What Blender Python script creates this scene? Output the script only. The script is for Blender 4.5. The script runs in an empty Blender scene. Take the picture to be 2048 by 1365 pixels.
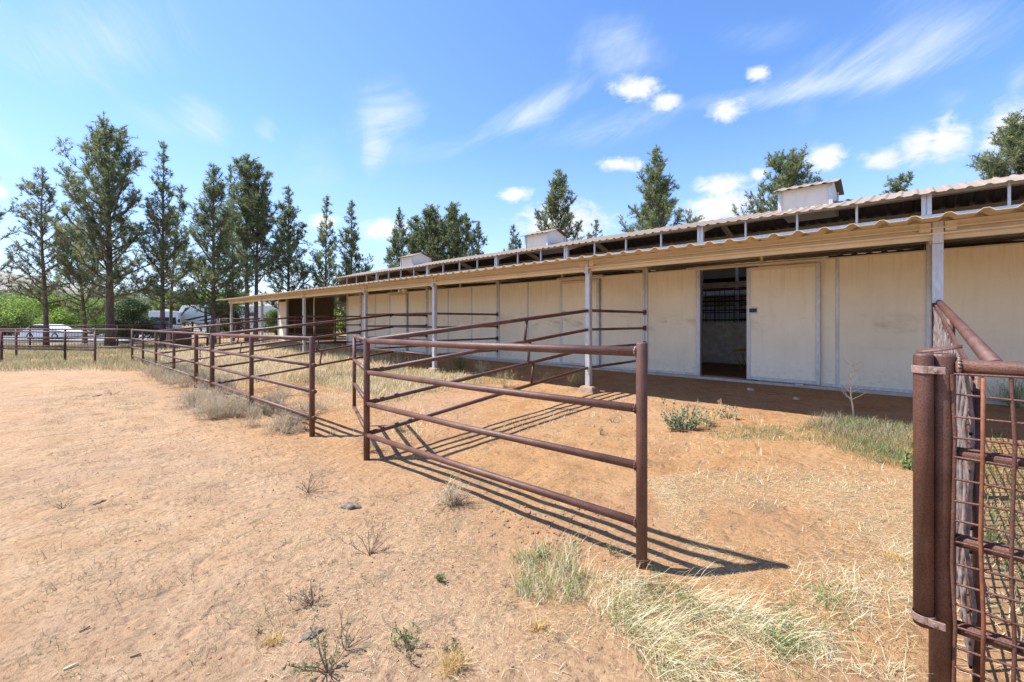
import bpy, math, random
import numpy as np
from mathutils import Vector

R = math.radians
rng = np.random.default_rng(7)
random.seed(7)
sc = bpy.context.scene
COL = sc.collection

# ------------------------------------------------------------------ camera frame
# world: +X runs along the barn (to the right), +Y points into the barn, Z up, metres
TH = R(42.6)
CT, ST = math.cos(TH), math.sin(TH)
EYE = 1.66
F = 873.0           # focal length in pixels of the 2048 px photograph


def at(px, depth):
    """ground position seen in photo column px at the given distance ahead"""
    t = (px - 1024.0) / F * depth
    return (t * CT - depth * ST, t * ST + depth * CT)


def z_of(py, depth):
    return EYE + (643.0 - py) / F * depth


# ------------------------------------------------------------------ terrain
def sstep(a, b, x):
    t = np.clip((x - a) / (b - a), 0, 1)
    return t * t * (3 - 2 * t)


def lumps(x, y, k, seed):
    r = np.random.default_rng(seed)
    s = 0
    for i in range(7):
        a = r.uniform(0, 6.283)
        f = k * r.uniform(.6, 1.7)
        s = s + np.sin(x * f * math.cos(a) + y * f * math.sin(a) + r.uniform(0, 6.283))
    return s / 7


def zg(x, y):
    x = np.asarray(x, float)
    y = np.asarray(y, float)
    pen = sstep(-29.5, -27.0, x) * (1 - sstep(24, 30, x))
    ramp = .03 * sstep(2.3, 2.9, y) + .25 * np.clip((y - 2.8) / 4.4, 0, 1) + .145 * sstep(7.1, 9.4, y)
    far = .3 * sstep(9, 14, y)
    z = ramp * pen + far * (1 - pen)
    d = np.hypot(x, y)
    near = np.exp(-(d / 16) ** 2)
    off = 1 - sstep(8.6, 9.5, y)
    berm = np.exp(-((y - 2.35) / .7) ** 2)
    z = z + off * near * (.020 * lumps(x, y, 2.1, 1) + .012 * lumps(x, y, 6.0, 2) + .006 * lumps(x, y, 17, 3))
    z = z + off * near * berm * (.035 * lumps(x, y, 3.4, 4) + .016 * lumps(x, y, 11, 5))
    z = z + off * .03 * lumps(x, y, .45, 6) * np.exp(-(d / 70) ** 2)
    # dirt heaped round the foot of the near post and a scour in front of it
    z = z + .05 * np.exp(-(((x + 1.31) / .28) ** 2 + ((y - 2.62) / .22) ** 2))
    z = z - .05 * np.exp(-(((x + 2.0) / .55) ** 2 + ((y - 2.2) / .22) ** 2))
    z = z + .06 * np.exp(-(((x + .62) / .5) ** 2 + ((y - 3.15) / .22) ** 2))
    return z


def gz(x, y):
    return float(zg(x, y))


# ------------------------------------------------------------------ mesh helpers
class MB:
    def __init__(self):
        self.v, self.f = [], []

    def add(self, vs, fs):
        o = len(self.v)
        self.v += [tuple(p) for p in vs]
        self.f += [tuple(i + o for i in q) for q in fs]
        return self

    def box(self, x0, x1, y0, y1, z0, z1):
        vs = [(x, y, z) for z in (z0, z1) for y in (y0, y1) for x in (x0, x1)]
        return self.add(vs, [(0, 2, 3, 1), (4, 5, 7, 6), (0, 1, 5, 4), (2, 6, 7, 3), (0, 4, 6, 2), (1, 3, 7, 5)])

    def tube(self, pts, rad, n=10, cap=True):
        pts = [Vector(p) for p in pts]
        if not hasattr(rad, '__len__'):
            rad = [rad] * len(pts)
        vs, fs = [], []
        ref = None
        for i, p in enumerate(pts):
            d = (pts[min(i + 1, len(pts) - 1)] - pts[max(i - 1, 0)]).normalized()
            if ref is None:
                ref = Vector((0, 0, 1)) if abs(d.z) < .9 else Vector((1, 0, 0))
            a = d.cross(ref).normalized()
            b = a.cross(d).normalized()
            ref = b
            for k in range(n):
                t = 2 * math.pi * k / n
                vs.append(p + (a * math.cos(t) + b * math.sin(t)) * rad[i])
        for i in range(len(pts) - 1):
            for k in range(n):
                k2 = (k + 1) % n
                fs.append((i * n + k, i * n + k2, (i + 1) * n + k2, (i + 1) * n + k))
        if cap:
            fs.append(tuple(range(n))[::-1])
            fs.append(tuple((len(pts) - 1) * n + k for k in range(n)))
        return self.add(vs, fs)

    def bar(self, p, q, w, h):
        """rectangular bar between two points (w sideways, h upwards)"""
        p, q = Vector(p), Vector(q)
        d = (q - p).normalized()
        up = Vector((0, 0, 1)) if abs(d.z) < .95 else Vector((0, 1, 0))
        a = d.cross(up).normalized() * (w / 2)
        b = a.cross(d).normalized() * (h / 2)
        vs = [p - a - b, p + a - b, p + a + b, p - a + b, q - a - b, q + a - b, q + a + b, q - a + b]
        return self.add(vs, [(0, 1, 2, 3), (7, 6, 5, 4), (0, 4, 5, 1), (1, 5, 6, 2), (2, 6, 7, 3), (3, 7, 4, 0)])

    def prism(self, poly, axis, a, b):
        """extrude a 2-D outline along axis 'x' or 'y' from a to b"""
        n = len(poly)
        if axis == 'x':
            vs = [(a, u, w) for u, w in poly] + [(b, u, w) for u, w in poly]
        else:
            vs = [(u, a, w) for u, w in poly] + [(u, b, w) for u, w in poly]
        fs = [tuple(range(n)), tuple(range(2 * n - 1, n - 1, -1))]
        fs += [(i, i + n, (i + 1) % n + n, (i + 1) % n) for i in range(n)]
        return self.add(vs, fs)

    def build(self, name, mat, parent=None, smooth=False, bevel=0):
        me = bpy.data.meshes.new(name)
        off = parent_loc(parent)
        me.from_pydata([(x - off[0], y - off[1], z - off[2]) for x, y, z in self.v], [], self.f)
        import bmesh
        bm = bmesh.new()
        bm.from_mesh(me)
        bmesh.ops.recalc_face_normals(bm, faces=bm.faces)
        bm.to_mesh(me)
        bm.free()
        o = link(name, me, mat, parent)
        if smooth:
            for p in me.polygons:
                p.use_smooth = len(p.vertices) == 4
        if bevel:
            m = o.modifiers.new('bevel', 'BEVEL')
            m.width, m.segments, m.limit_method = bevel, 2, 'ANGLE'
        return o


def parent_loc(parent):
    x = y = z = 0.0
    while parent is not None:
        x += parent.location.x
        y += parent.location.y
        z += parent.location.z
        parent = parent.parent
    return (x, y, z)


def link(name, me, mat, parent=None):
    o = bpy.data.objects.new(name, me)
    COL.objects.link(o)
    if mat is not None:
        me.materials.append(mat)
    if parent is not None:
        o.parent = parent
    return o


def tag(o, label=None, cat=None, group=None, kind=None):
    if label: o['label'] = label
    if cat: o['category'] = cat
    if group: o['group'] = group
    if kind: o['kind'] = kind
    return o


def empty(name, loc, label, cat, group=None):
    o = bpy.data.objects.new(name, None)
    COL.objects.link(o)
    o.location = loc
    o.empty_display_size = .2
    return tag(o, label, cat, group)


def tri_mesh(name, V, T, mat, parent=None, smooth=False):
    """mesh from numpy arrays of vertices and triangles"""
    V = np.asarray(V, np.float32) - np.asarray(parent_loc(parent), np.float32)
    T = np.asarray(T, np.int32)
    me = bpy.data.meshes.new(name)
    me.vertices.add(len(V))
    me.vertices.foreach_set('co', V.ravel())
    me.loops.add(T.size)
    me.loops.foreach_set('vertex_index', T.ravel())
    me.polygons.add(len(T))
    me.polygons.foreach_set('loop_start', np.arange(0, T.size, 3, dtype=np.int32))
    me.polygons.foreach_set('loop_total', np.full(len(T), 3, np.int32))
    if smooth:
        me.polygons.foreach_set('use_smooth', np.ones(len(T), bool))
    me.update()
    me.validate()
    return link(name, me, mat, parent)


def norm(a):
    return a / np.maximum(np.linalg.norm(a, axis=1, keepdims=True), 1e-9)


def blade_arrays(P, D, L, W, droop):
    """curved grass blades: P base, D unit direction, L length, W width, droop = how far the tip bends"""
    n = len(P)
    L = np.broadcast_to(L, (n,))[:, None]
    W = np.broadcast_to(W, (n,))[:, None]
    droop = np.broadcast_to(droop, (n,))[:, None]
    h = D.copy()
    h[:, 2] = 0
    h = norm(h + rng.normal(0, .05, (n, 3)) * [1, 1, 0])
    side = np.stack([-h[:, 1], h[:, 0], np.zeros(n)], 1)
    tw = rng.uniform(-1, 1, (n, 1))
    side = norm(side + tw * h)
    mid = P + D * L * .5 + h * droop * L * .12
    tip = P + D * L + h * droop * L * .5 - np.array([0, 0, 1.]) * droop * L * .35
    V = np.stack([P - side * W / 2, P + side * W / 2, mid - side * W * .42, mid + side * W * .42, tip], 1).reshape(-1, 3)
    b = (np.arange(n) * 5)[:, None]
    T = np.concatenate([b + [0, 1, 3], b + [0, 3, 2], b + [2, 3, 4]], 1).reshape(-1, 3)
    return V, T


def cat(parts):
    Vs, Ts, o = [], [], 0
    for V, T in parts:
        Vs.append(V)
        Ts.append(T + o)
        o += len(V)
    return np.concatenate(Vs), np.concatenate(Ts)


def rand_dirs(n, tilt_lo, tilt_hi, az=None, spread=6.2832):
    a = rng.uniform(-.5, .5, n) * spread + (rng.uniform(0, 6.2832, n) if az is None else az)
    t = rng.uniform(tilt_lo, tilt_hi, n)
    return np.stack([np.cos(a) * np.sin(t), np.sin(a) * np.sin(t), np.cos(t)], 1)


# ------------------------------------------------------------------ materials
def mat_new(name):
    m = bpy.data.materials.new(name)
    m.use_nodes = True
    nt = m.node_tree
    b = nt.nodes['Principled BSDF']
    return m, nt, b


def N(nt, kind, **kw):
    n = nt.nodes.new(kind)
    for k, v in kw.items():
        if k.startswith('i_'):
            n.inputs[int(k[2:]) if k[2:].isdigit() else k[2:].replace('_', ' ')].default_value = v
        else:
            setattr(n, k, v)
    return n


def ramp(nt, fac, stops):
    r = nt.nodes.new('ShaderNodeValToRGB')
    el = r.color_ramp.elements
    while len(el) < len(stops):
        el.new(.5)
    for e, (p, c) in zip(el, stops):
        e.position = p
        e.color = (*c, 1) if len(c) == 3 else c
    nt.links.new(fac, r.inputs[0])
    return r.outputs[0]


def mixc(nt, fac, a, b, mode='MIX'):
    m = nt.nodes.new('ShaderNodeMix')
    m.data_type = 'RGBA'
    m.blend_type = mode
    for s, v in ((0, fac), (6, a), (7, b)):
        if isinstance(v, (int, float)):
            m.inputs[s].default_value = v
        elif isinstance(v, tuple):
            m.inputs[s].default_value = (*v, 1) if len(v) == 3 else v
        else:
            nt.links.new(v, m.inputs[s])
    return m.outputs[2]


def math_n(nt, op, a, b=None, c=None, clamp=False):
    m = nt.nodes.new('ShaderNodeMath')
    m.operation = op
    m.use_clamp = clamp
    for i, v in enumerate((a, b, c)):
        if v is None:
            continue
        if isinstance(v, (int, float)):
            m.inputs[i].default_value = v
        else:
            nt.links.new(v, m.inputs[i])
    return m.outputs[0]


def coords(nt, scale=(1, 1, 1)):
    t = nt.nodes.new('ShaderNodeNewGeometry')
    mp = nt.nodes.new('ShaderNodeMapping')
    mp.inputs['Scale'].default_value = scale
    nt.links.new(t.outputs['Position'], mp.inputs[0])
    return mp.outputs[0]


def noise(nt, vec, scale, detail=6, rough=.6, dist=0):
    n = nt.nodes.new('ShaderNodeTexNoise')
    n.inputs['Scale'].default_value = scale
    n.inputs['Detail'].default_value = detail
    n.inputs['Roughness'].default_value = rough
    n.inputs['Distortion'].default_value = dist
    nt.links.new(vec, n.inputs['Vector'])
    return n.outputs[0]


def bump(nt, b, h, strength, dist):
    n = nt.nodes.new('ShaderNodeBump')
    n.inputs['Strength'].default_value = strength
    n.inputs['Distance'].default_value = dist
    nt.links.new(h, n.inputs['Height'])
    nt.links.new(n.outputs[0], b.inputs['Normal'])


def m_plain(name, col, rough=.6, metal=0, var=.15, scale=8, spec=.5, bmp=0):
    m, nt, b = mat_new(name)
    v = coords(nt)
    n = noise(nt, v, scale)
    lo = tuple(c * (1 - var) for c in col)
    hi = tuple(min(1, c * (1 + var)) for c in col)
    nt.links.new(ramp(nt, n, [(.3, lo), (.7, hi)]), b.inputs['Base Color'])
    b.inputs['Roughness'].default_value = rough
    b.inputs['Metallic'].default_value = metal
    b.inputs['Specular IOR Level'].default_value = spec
    if bmp:
        bump(nt, b, n, .5, bmp)
    return m


def m_rust():
    m, nt, b = mat_new('rusty_pipe_steel')
    v = coords(nt)
    n1 = noise(nt, v, 5, 5, .6)
    n2 = noise(nt, v, 160, 3, .7)
    n3 = noise(nt, v, 38, 5, .7)
    c = ramp(nt, n1, [(.3, (.080, .030, .019)), (.5, (.128, .054, .036)), (.72, (.175, .086, .062))])
    c2 = mixc(nt, ramp(nt, n3, [(.5, (0, 0, 0)), (.68, (.55, .55, .55))]), c, (.145, .055, .027))
    c3 = mixc(nt, ramp(nt, n2, [(.50, (0, 0, 0)), (.60, (.8, .8, .8))]), c2, (.034, .017, .014))
    nt.links.new(c3, b.inputs['Base Color'])
    nt.links.new(ramp(nt, n2, [(.3, (.36, .36, .36)), (.7, (.62, .62, .62))]), b.inputs['Roughness'])
    b.inputs['Specular IOR Level'].default_value = .5
    bump(nt, b, n2, .5, .005)
    return m


def m_galv():
    m, nt, b = mat_new('galvanised_steel')
    v = coords(nt, (1, 1, .35))
    n = noise(nt, v, 26, 4, .7)
    n2 = noise(nt, v, 3, 4, .6)
    c = ramp(nt, n, [(.3, (.42, .43, .45)), (.7, (.66, .67, .69))])
    c = mixc(nt, ramp(nt, n2, [(.52, (0, 0, 0)), (.75, (.55, .55, .55))]), c, (.34, .29, .24))
    nt.links.new(c, b.inputs['Base Color'])
    b.inputs['Metallic'].default_value = .45
    nt.links.new(ramp(nt, n, [(.3, (.38, .38, .38)), (.7, (.58, .58, .58))]), b.inputs['Roughness'])
    return m


def m_cream(name, col, stain=.5, under=None, splash=False):
    m, nt, b = mat_new(name)
    v = coords(nt)
    n1 = noise(nt, v, 1.3, 6, .65)
    n2 = noise(nt, coords(nt, (1, 1, .12)), 9, 5, .65)
    n3 = noise(nt, v, 60, 3, .7)
    n4 = noise(nt, coords(nt, (.8, .8, 2.6)), 2.1, 7, .75, .6)
    c = ramp(nt, n1, [(.3, tuple(x * .93 for x in col)), (.7, tuple(min(1, x * 1.05) for x in col))])
    c = mixc(nt, math_n(nt, 'MULTIPLY', ramp(nt, n2, [(.5, (0, 0, 0)), (.8, (.6, .6, .6))]), stain), c, (.46, .36, .22))
    c = mixc(nt, math_n(nt, 'MULTIPLY', ramp(nt, n4, [(.60, (0, 0, 0)), (.76, (.7, .7, .7))]), stain), c, (.30, .25, .19))
    c = mixc(nt, math_n(nt, 'MULTIPLY', ramp(nt, n3, [(.62, (0, 0, 0)), (.74, (.6, .6, .6))]), stain), c, (.38, .30, .20))
    oi = nt.nodes.new('ShaderNodeObjectInfo')
    c = mixc(nt, math_n(nt, 'MULTIPLY', oi.outputs['Random'], .16), c, (.62, .52, .37))
    if splash:
        # mud splashed up from the ground and rub marks at horse height
        sz = nt.nodes.new('ShaderNodeSeparateXYZ')
        nt.links.new(v, sz.inputs[0])
        low = math_n(nt, 'MULTIPLY', math_n(nt, 'SUBTRACT', 1.0, sz.outputs[2]), 1.9, clamp=True)
        c = mixc(nt, math_n(nt, 'MULTIPLY', low, ramp(nt, noise(nt, v, 14, 6, .75), [(.46, (0, 0, 0)), (.72, (.45, .45, .45))])), c, (.40, .27, .17))
        rub = math_n(nt, 'SUBTRACT', 1.0, math_n(nt, 'MULTIPLY', math_n(nt, 'ABSOLUTE', math_n(nt, 'SUBTRACT', sz.outputs[2], 1.62)), 4.5), clamp=True)
        c = mixc(nt, math_n(nt, 'MULTIPLY', rub, ramp(nt, noise(nt, coords(nt, (1, 1, 2.2)), 1.5, 6, .7, .4), [(.52, (0, 0, 0)), (.70, (.6, .6, .6))])), c, (.24, .19, .16))
        drip = noise(nt, coords(nt, (7, 7, .35)), 2.2, 4, .6)
        top = math_n(nt, 'MULTIPLY', math_n(nt, 'SUBTRACT', sz.outputs[2], 2.1), 1.6, clamp=True)
        c = mixc(nt, math_n(nt, 'MULTIPLY', top, ramp(nt, drip, [(.5, (0, 0, 0)), (.72, (.42, .42, .42))])), c, (.52, .36, .19))
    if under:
        # faces turned down get a second colour; the roof's carries painted indoor shade
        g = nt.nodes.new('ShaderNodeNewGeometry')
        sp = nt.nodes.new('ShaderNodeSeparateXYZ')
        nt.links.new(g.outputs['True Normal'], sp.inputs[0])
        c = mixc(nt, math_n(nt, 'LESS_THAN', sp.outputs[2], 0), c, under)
    nt.links.new(c, b.inputs['Base Color'])
    b.inputs['Roughness'].default_value = .62
    b.inputs['Specular IOR Level'].default_value = .3
    bump(nt, b, math_n(nt, 'ADD', math_n(nt, 'MULTIPLY', n1, 3.0), math_n(nt, 'MULTIPLY', n3, .25)), .3, .012)
    return m


def m_ground():
    m, nt, b = mat_new('red_desert_dirt')
    v = coords(nt)
    big = noise(nt, v, .35, 5, .6)
    mid = noise(nt, v, 2.2, 7, .65, .3)
    fine = noise(nt, v, 26, 7, .7)
    grit = noise(nt, v, 130, 4, .75)
    streak = noise(nt, coords(nt, (2.4, 1.2, 1)), 2.6, 9, .78, .6)
    sep = nt.nodes.new('ShaderNodeSeparateXYZ')
    nt.links.new(v, sep.inputs[0])
    # trodden arena sand is paler than the redder soil of the pens behind the fence
    edge = math_n(nt, 'ADD', sep.outputs[1], math_n(nt, 'MULTIPLY', mid, 1.6))
    pen = math_n(nt, 'SUBTRACT', edge, 2.3)
    pen = math_n(nt, 'MULTIPLY', pen, .8, clamp=True)
    arena = ramp(nt, mid, [(0.28, (0.374, 0.224, 0.118)), (0.5, (0.443, 0.289, 0.165)), (0.75, (0.5, 0.347, 0.216))])
    soil = ramp(nt, mid, [(0.28, (0.282, 0.141, 0.06)), (0.5, (0.384, 0.215, 0.096)), (0.75, (0.446, 0.275, 0.139))])
    c = mixc(nt, pen, arena, soil)
    c = mixc(nt, ramp(nt, big, [(.42, (0, 0, 0)), (.66, (.5, .5, .5))]), c, (.37, .245, .165))
    # olive grey chaff trodden into drifts
    c = mixc(nt, ramp(nt, streak, [(.52, (0, 0, 0)), (.66, (.72, .72, .72))]), c, (.185, .150, .092))
    c = mixc(nt, ramp(nt, fine, [(.36, (.55, .55, .55)), (.50, (0, 0, 0))]), c, (.19, .10, .06))
    c = mixc(nt, ramp(nt, grit, [(.60, (0, 0, 0)), (.70, (.5, .5, .5))]), c, (.50, .39, .28))
    c = mixc(nt, ramp(nt, grit, [(.30, (.55, .55, .55)), (.40, (0, 0, 0))]), c, (.10, .06, .04))
    vs_ = nt.nodes.new('ShaderNodeTexVoronoi')
    vs_.inputs['Scale'].default_value = 30
    vs_.inputs['Randomness'].default_value = 1
    nt.links.new(coords(nt, (1.0, .55, 1)), vs_.inputs['Vector'])
    fl = math_n(nt, 'LESS_THAN', math_n(nt, 'ADD', vs_.outputs['Distance'], math_n(nt, 'MULTIPLY', fine, .3)), .30)
    c = mixc(nt, math_n(nt, 'MULTIPLY', fl, .65), c, (.17, .115, .07))
    # beyond the yards: dry scrub ground
    d = nt.nodes.new('ShaderNodeVectorMath')
    d.operation = 'LENGTH'
    nt.links.new(v, d.inputs[0])
    far = math_n(nt, 'MULTIPLY', math_n(nt, 'SUBTRACT', d.outputs['Value'], 34), .04, clamp=True)
    c = mixc(nt, far, c, ramp(nt, noise(nt, v, .15, 6, .7), [(.35, (.21, .18, .095)), (.65, (.30, .23, .14))]))
    nt.links.new(c, b.inputs['Base Color'])
    b.inputs['Roughness'].default_value = .95
    b.inputs['Specular IOR Level'].default_value = .12
    vo = nt.nodes.new('ShaderNodeTexVoronoi')
    vo.feature = 'SMOOTH_F1'
    vo.inputs['Scale'].default_value = 5.5
    vo.inputs['Smoothness'].default_value = .35
    vo.inputs['Randomness'].default_value = 1
    dv = nt.nodes.new('ShaderNodeVectorMath')
    dv.operation = 'ADD'
    nn = nt.nodes.new('ShaderNodeTexNoise')
    nn.inputs['Scale'].default_value = 6
    nt.links.new(v, nn.inputs['Vector'])
    sc2 = nt.nodes.new('ShaderNodeVectorMath')
    sc2.operation = 'SCALE'
    sc2.inputs['Scale'].default_value = .25
    nt.links.new(nn.outputs['Color'], sc2.inputs[0])
    nt.links.new(v, dv.inputs[0])
    nt.links.new(sc2.outputs[0], dv.inputs[1])
    nt.links.new(dv.outputs[0], vo.inputs['Vector'])
    prints = ramp(nt, vo.outputs['Distance'], [(.12, (0, 0, 0)), (.42, (1, 1, 1))])
    h = math_n(nt, 'ADD', math_n(nt, 'MULTIPLY', fine, .7), math_n(nt, 'ADD', math_n(nt, 'MULTIPLY', grit, .25), math_n(nt, 'ADD', math_n(nt, 'MULTIPLY', mid, 1.2), math_n(nt, 'MULTIPLY', prints, .6))))
    bump(nt, b, h, .9, .04)
    return m


def m_leaf(name, stops, rough=.6, trans=.25):
    m, nt, b = mat_new(name)
    g = nt.nodes.new('ShaderNodeNewGeometry')
    c = ramp(nt, g.outputs['Random Per Island'], stops)
    nt.links.new(c, b.inputs['Base Color'])
    b.inputs['Roughness'].default_value = rough
    b.inputs['Specular IOR Level'].default_value = .25
    if trans:
        t = nt.nodes.new('ShaderNodeBsdfTranslucent')
        nt.links.new(c, t.inputs['Color'])
        mx = nt.nodes.new('ShaderNodeMixShader')
        mx.inputs[0].default_value = trans
        nt.links.new(b.outputs[0], mx.inputs[1])
        nt.links.new(t.outputs[0], mx.inputs[2])
        nt.links.new(mx.outputs[0], nt.nodes['Material Output'].inputs[0])
    return m


def m_bark(name, c0, c1):
    m, nt, b = mat_new(name)
    n = noise(nt, coords(nt, (1, 1, .25)), 11, 6, .7)
    nt.links.new(ramp(nt, n, [(.35, c0), (.65, c1)]), b.inputs['Base Color'])
    b.inputs['Roughness'].default_value = .9
    bump(nt, b, n, .8, .04)
    return m


M = {}
M['rust'] = m_rust()
M['rod'] = m_plain('orange_rusty_rod', (.20, .068, .030), .7, 0, .35, 40)
M['galv'] = m_galv()
M['cream'] = m_cream('cream_wall_panel', (.88, .825, .67), .33, None, True)
M['door'] = m_cream('cream_door_panel', (.89, .84, .70), .3, None, True)
M['beam'] = m_cream('tan_painted_steel', (.71, .63, .48), .6)
M['roof'] = m_cream('tan_sheet_roof', (.30, .225, .175), .6, (.10, .08, .068))  # tan top; the dark underside colour has indoor shade painted in
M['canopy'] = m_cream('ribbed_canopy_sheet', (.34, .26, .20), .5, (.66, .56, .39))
M['beam_white'] = m_cream('white_vent_sheet', (.74, .70, .63), .5)
M['pale_rust'] = m_plain('pale_rusty_strap', (.30, .20, .165), .55, .3, .45, 60)
M['grey_rust'] = m_plain('weathered_grey_wire', (.26, .21, .195), .5, .3, .7, 16)
M['pier'] = m_plain('dirt_stained_concrete', (.29, .20, .13), .95, 0, .3, 14, bmp=.02)
M['under'] = m_cream('brown_sheet_siding', (.26, .18, .12), .6)
M['dark_wood'] = m_plain('grey_weathered_board', (.80, .79, .76), .8, 0, .25, 6)
M['white'] = m_plain('white_painted_metal', (.80, .79, .76), .35, 0, .04, 3)
M['offwhite'] = m_plain('cream_white_gelcoat', (.72, .69, .60), .35, 0, .04, 3)
M['black'] = m_plain('black_plastic', (.02, .02, .022), .5, 0, .2, 20)
M['glass'] = m_plain('dark_tinted_glass', (.03, .04, .055), .08, 0, .2, 2)
M['red'] = m_plain('red_lens', (.42, .03, .03), .25, 0, .1, 10)
M['blue'] = m_plain('dark_blue_paint', (.03, .045, .085), .25, 0, .1, 4)
M['tyre'] = m_plain('tyre_rubber', (.03, .03, .03), .85, 0, .2, 12)
M['rim'] = m_plain('alloy_rim', (.55, .55, .56), .35, .7, .1, 12)
M['concrete'] = m_plain('pale_concrete', (.50, .44, .37), .9, 0, .2, 12, bmp=.01)
M['yellow'] = m_plain('yellow_painted_tube', (.62, .38, .05), .5, 0, .15, 12)
M['lamp'] = m_plain('frosted_lamp_glass', (.80, .78, .70), .3, 0, .03, 4)
M['bark'] = m_bark('pine_bark', (.075, .048, .036), (.21, .145, .115))
M['twig'] = m_plain('dry_twig_wood', (.23, .16, .10), .9, 0, .3, 30)
M['stalk'] = m_plain('bleached_stalk', (.74, .63, .42), .9, 0, .2, 30)
M['needle'] = m_leaf('pine_needles', [(0, (0.104, 0.15, 0.068)), (0.4, (0.203, 0.253, 0.12)), (0.75, (0.308, 0.348, 0.17)), (1, (0.393, 0.39, 0.205))], .55, .45)
M['needle2'] = m_leaf('deep_pine_needles', [(0, (0.095, 0.143, 0.062)), (0.5, (0.198, 0.246, 0.11)), (1, (0.342, 0.362, 0.164))], .55, .45)
M['needle3'] = m_leaf('thin_pine_needles', [(0, (0.16, 0.192, 0.102)), (0.5, (0.246, 0.28, 0.15)), (1, (0.369, 0.342, 0.218))], .6, .45)
M['juniper'] = m_leaf('juniper_sprays', [(0, (.030, .060, .024)), (.6, (.06, .10, .035)), (1, (.12, .17, .05))], .6, .2)
M['bright_leaf'] = m_leaf('fresh_green_leaves', [(0, (.11, .18, .035)), (.5, (.22, .32, .06)), (1, (.38, .48, .11))], .5, .45)
M['grey_leaf'] = m_leaf('grey_green_leaves', [(0, (.12, .16, .075)), (.5, (.19, .23, .11)), (1, (.30, .32, .18))], .6, .3)
M['sage'] = m_leaf('saltbush_leaves', [(0, (.10, .155, .07)), (.6, (.18, .245, .125)), (1, (.30, .36, .22))], .7, .2)
M['grass_green'] = m_leaf('green_grass', [(0, (.10, .155, .05)), (.45, (.18, .235, .085)), (.75, (.31, .32, .16)), (1, (.48, .41, .25))], .6, .3)
M['grass_dry'] = m_leaf('dry_grass', [(0, (.36, .29, .15)), (.3, (.58, .48, .27)), (.7, (.74, .66, .43)), (1, (.84, .79, .60))], .6, .3)
M['grass_gold'] = m_leaf('golden_grass', [(0, (.40, .26, .09)), (.5, (.60, .42, .17)), (1, (.74, .58, .30))], .6, .3)
M['grass_mix'] = m_leaf('half_dry_grass', [(0, (.19, .20, .09)), (.4, (.34, .315, .155)), (.8, (.50, .43, .25)), (1, (.60, .52, .34))], .6, .3)
M['weed_grey'] = m_leaf('grey_brown_weed', [(0, (.24, .18, .13)), (.4, (.46, .38, .26)), (.8, (.58, .49, .34)), (1, (.50, .39, .32))], .8, .2)
M['dead'] = m_leaf('dead_weed', [(0, (.09, .07, .04)), (.5, (.20, .17, .09)), (1, (.34, .29, .16))], .8, .15)
M['seed'] = m_leaf('purple_grey_seed_heads', [(0, (.20, .15, .13)), (.5, (.33, .26, .20)), (1, (.45, .38, .27))], .8, .2)
M['weed_green'] = m_leaf('green_weed_leaves', [(0, (.08, .15, .04)), (.6, (.16, .26, .07)), (1, (.28, .36, .13))], .6, .3)
M['clod'] = m_plain('dirt_clod', (.23, .125, .07), .95, 0, .35, 20)
M['dung'] = m_plain('dried_dung', (.17, .14, .105), .95, 0, .4, 30, bmp=.02)
M['gravel'] = m_plain('pale_gravel', (.25, .24, .235), .95, 0, .15, 3, bmp=.02)
M['bin'] = m_plain('dark_brown_slats', (.055, .036, .030), .8, 0, .3, 12)
M['hill'] = None

# ------------------------------------------------------------------ ground
def axis(lo, hi, step, far_lo, far_hi, g=1.13):
    a = list(np.arange(lo, hi, step))
    s = step
    x = a[-1]
    while x < far_hi:
        s *= g
        x += s
        a.append(x)
    s = step
    x = a[0]
    while x > far_lo:
        s *= g
        x -= s
        a.insert(0, x)
    return np.array(a)


def make_ground():
    xs = axis(-8.5, 2.2, .04, -4000, 4000)
    ys = axis(.2, 8.2, .04, -4000, 4000)
    X, Y = np.meshgrid(xs, ys)
    Z = zg(X, Y)
    V = np.stack([X, Y, Z], 2).reshape(-1, 3)
    nx, ny = len(xs), len(ys)
    i = np.arange((ny - 1) * (nx - 1))
    b = (i // (nx - 1)) * nx + i % (nx - 1)
    T = np.concatenate([np.stack([b, b + 1, b + nx + 1], 1), np.stack([b, b + nx + 1, b + nx], 1)])
    o = tri_mesh('ground', V, T, m_ground(), None, True)
    tag(o, 'red sandy dirt of the arena and the pens', 'ground', kind='structure')


make_ground()


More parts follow.
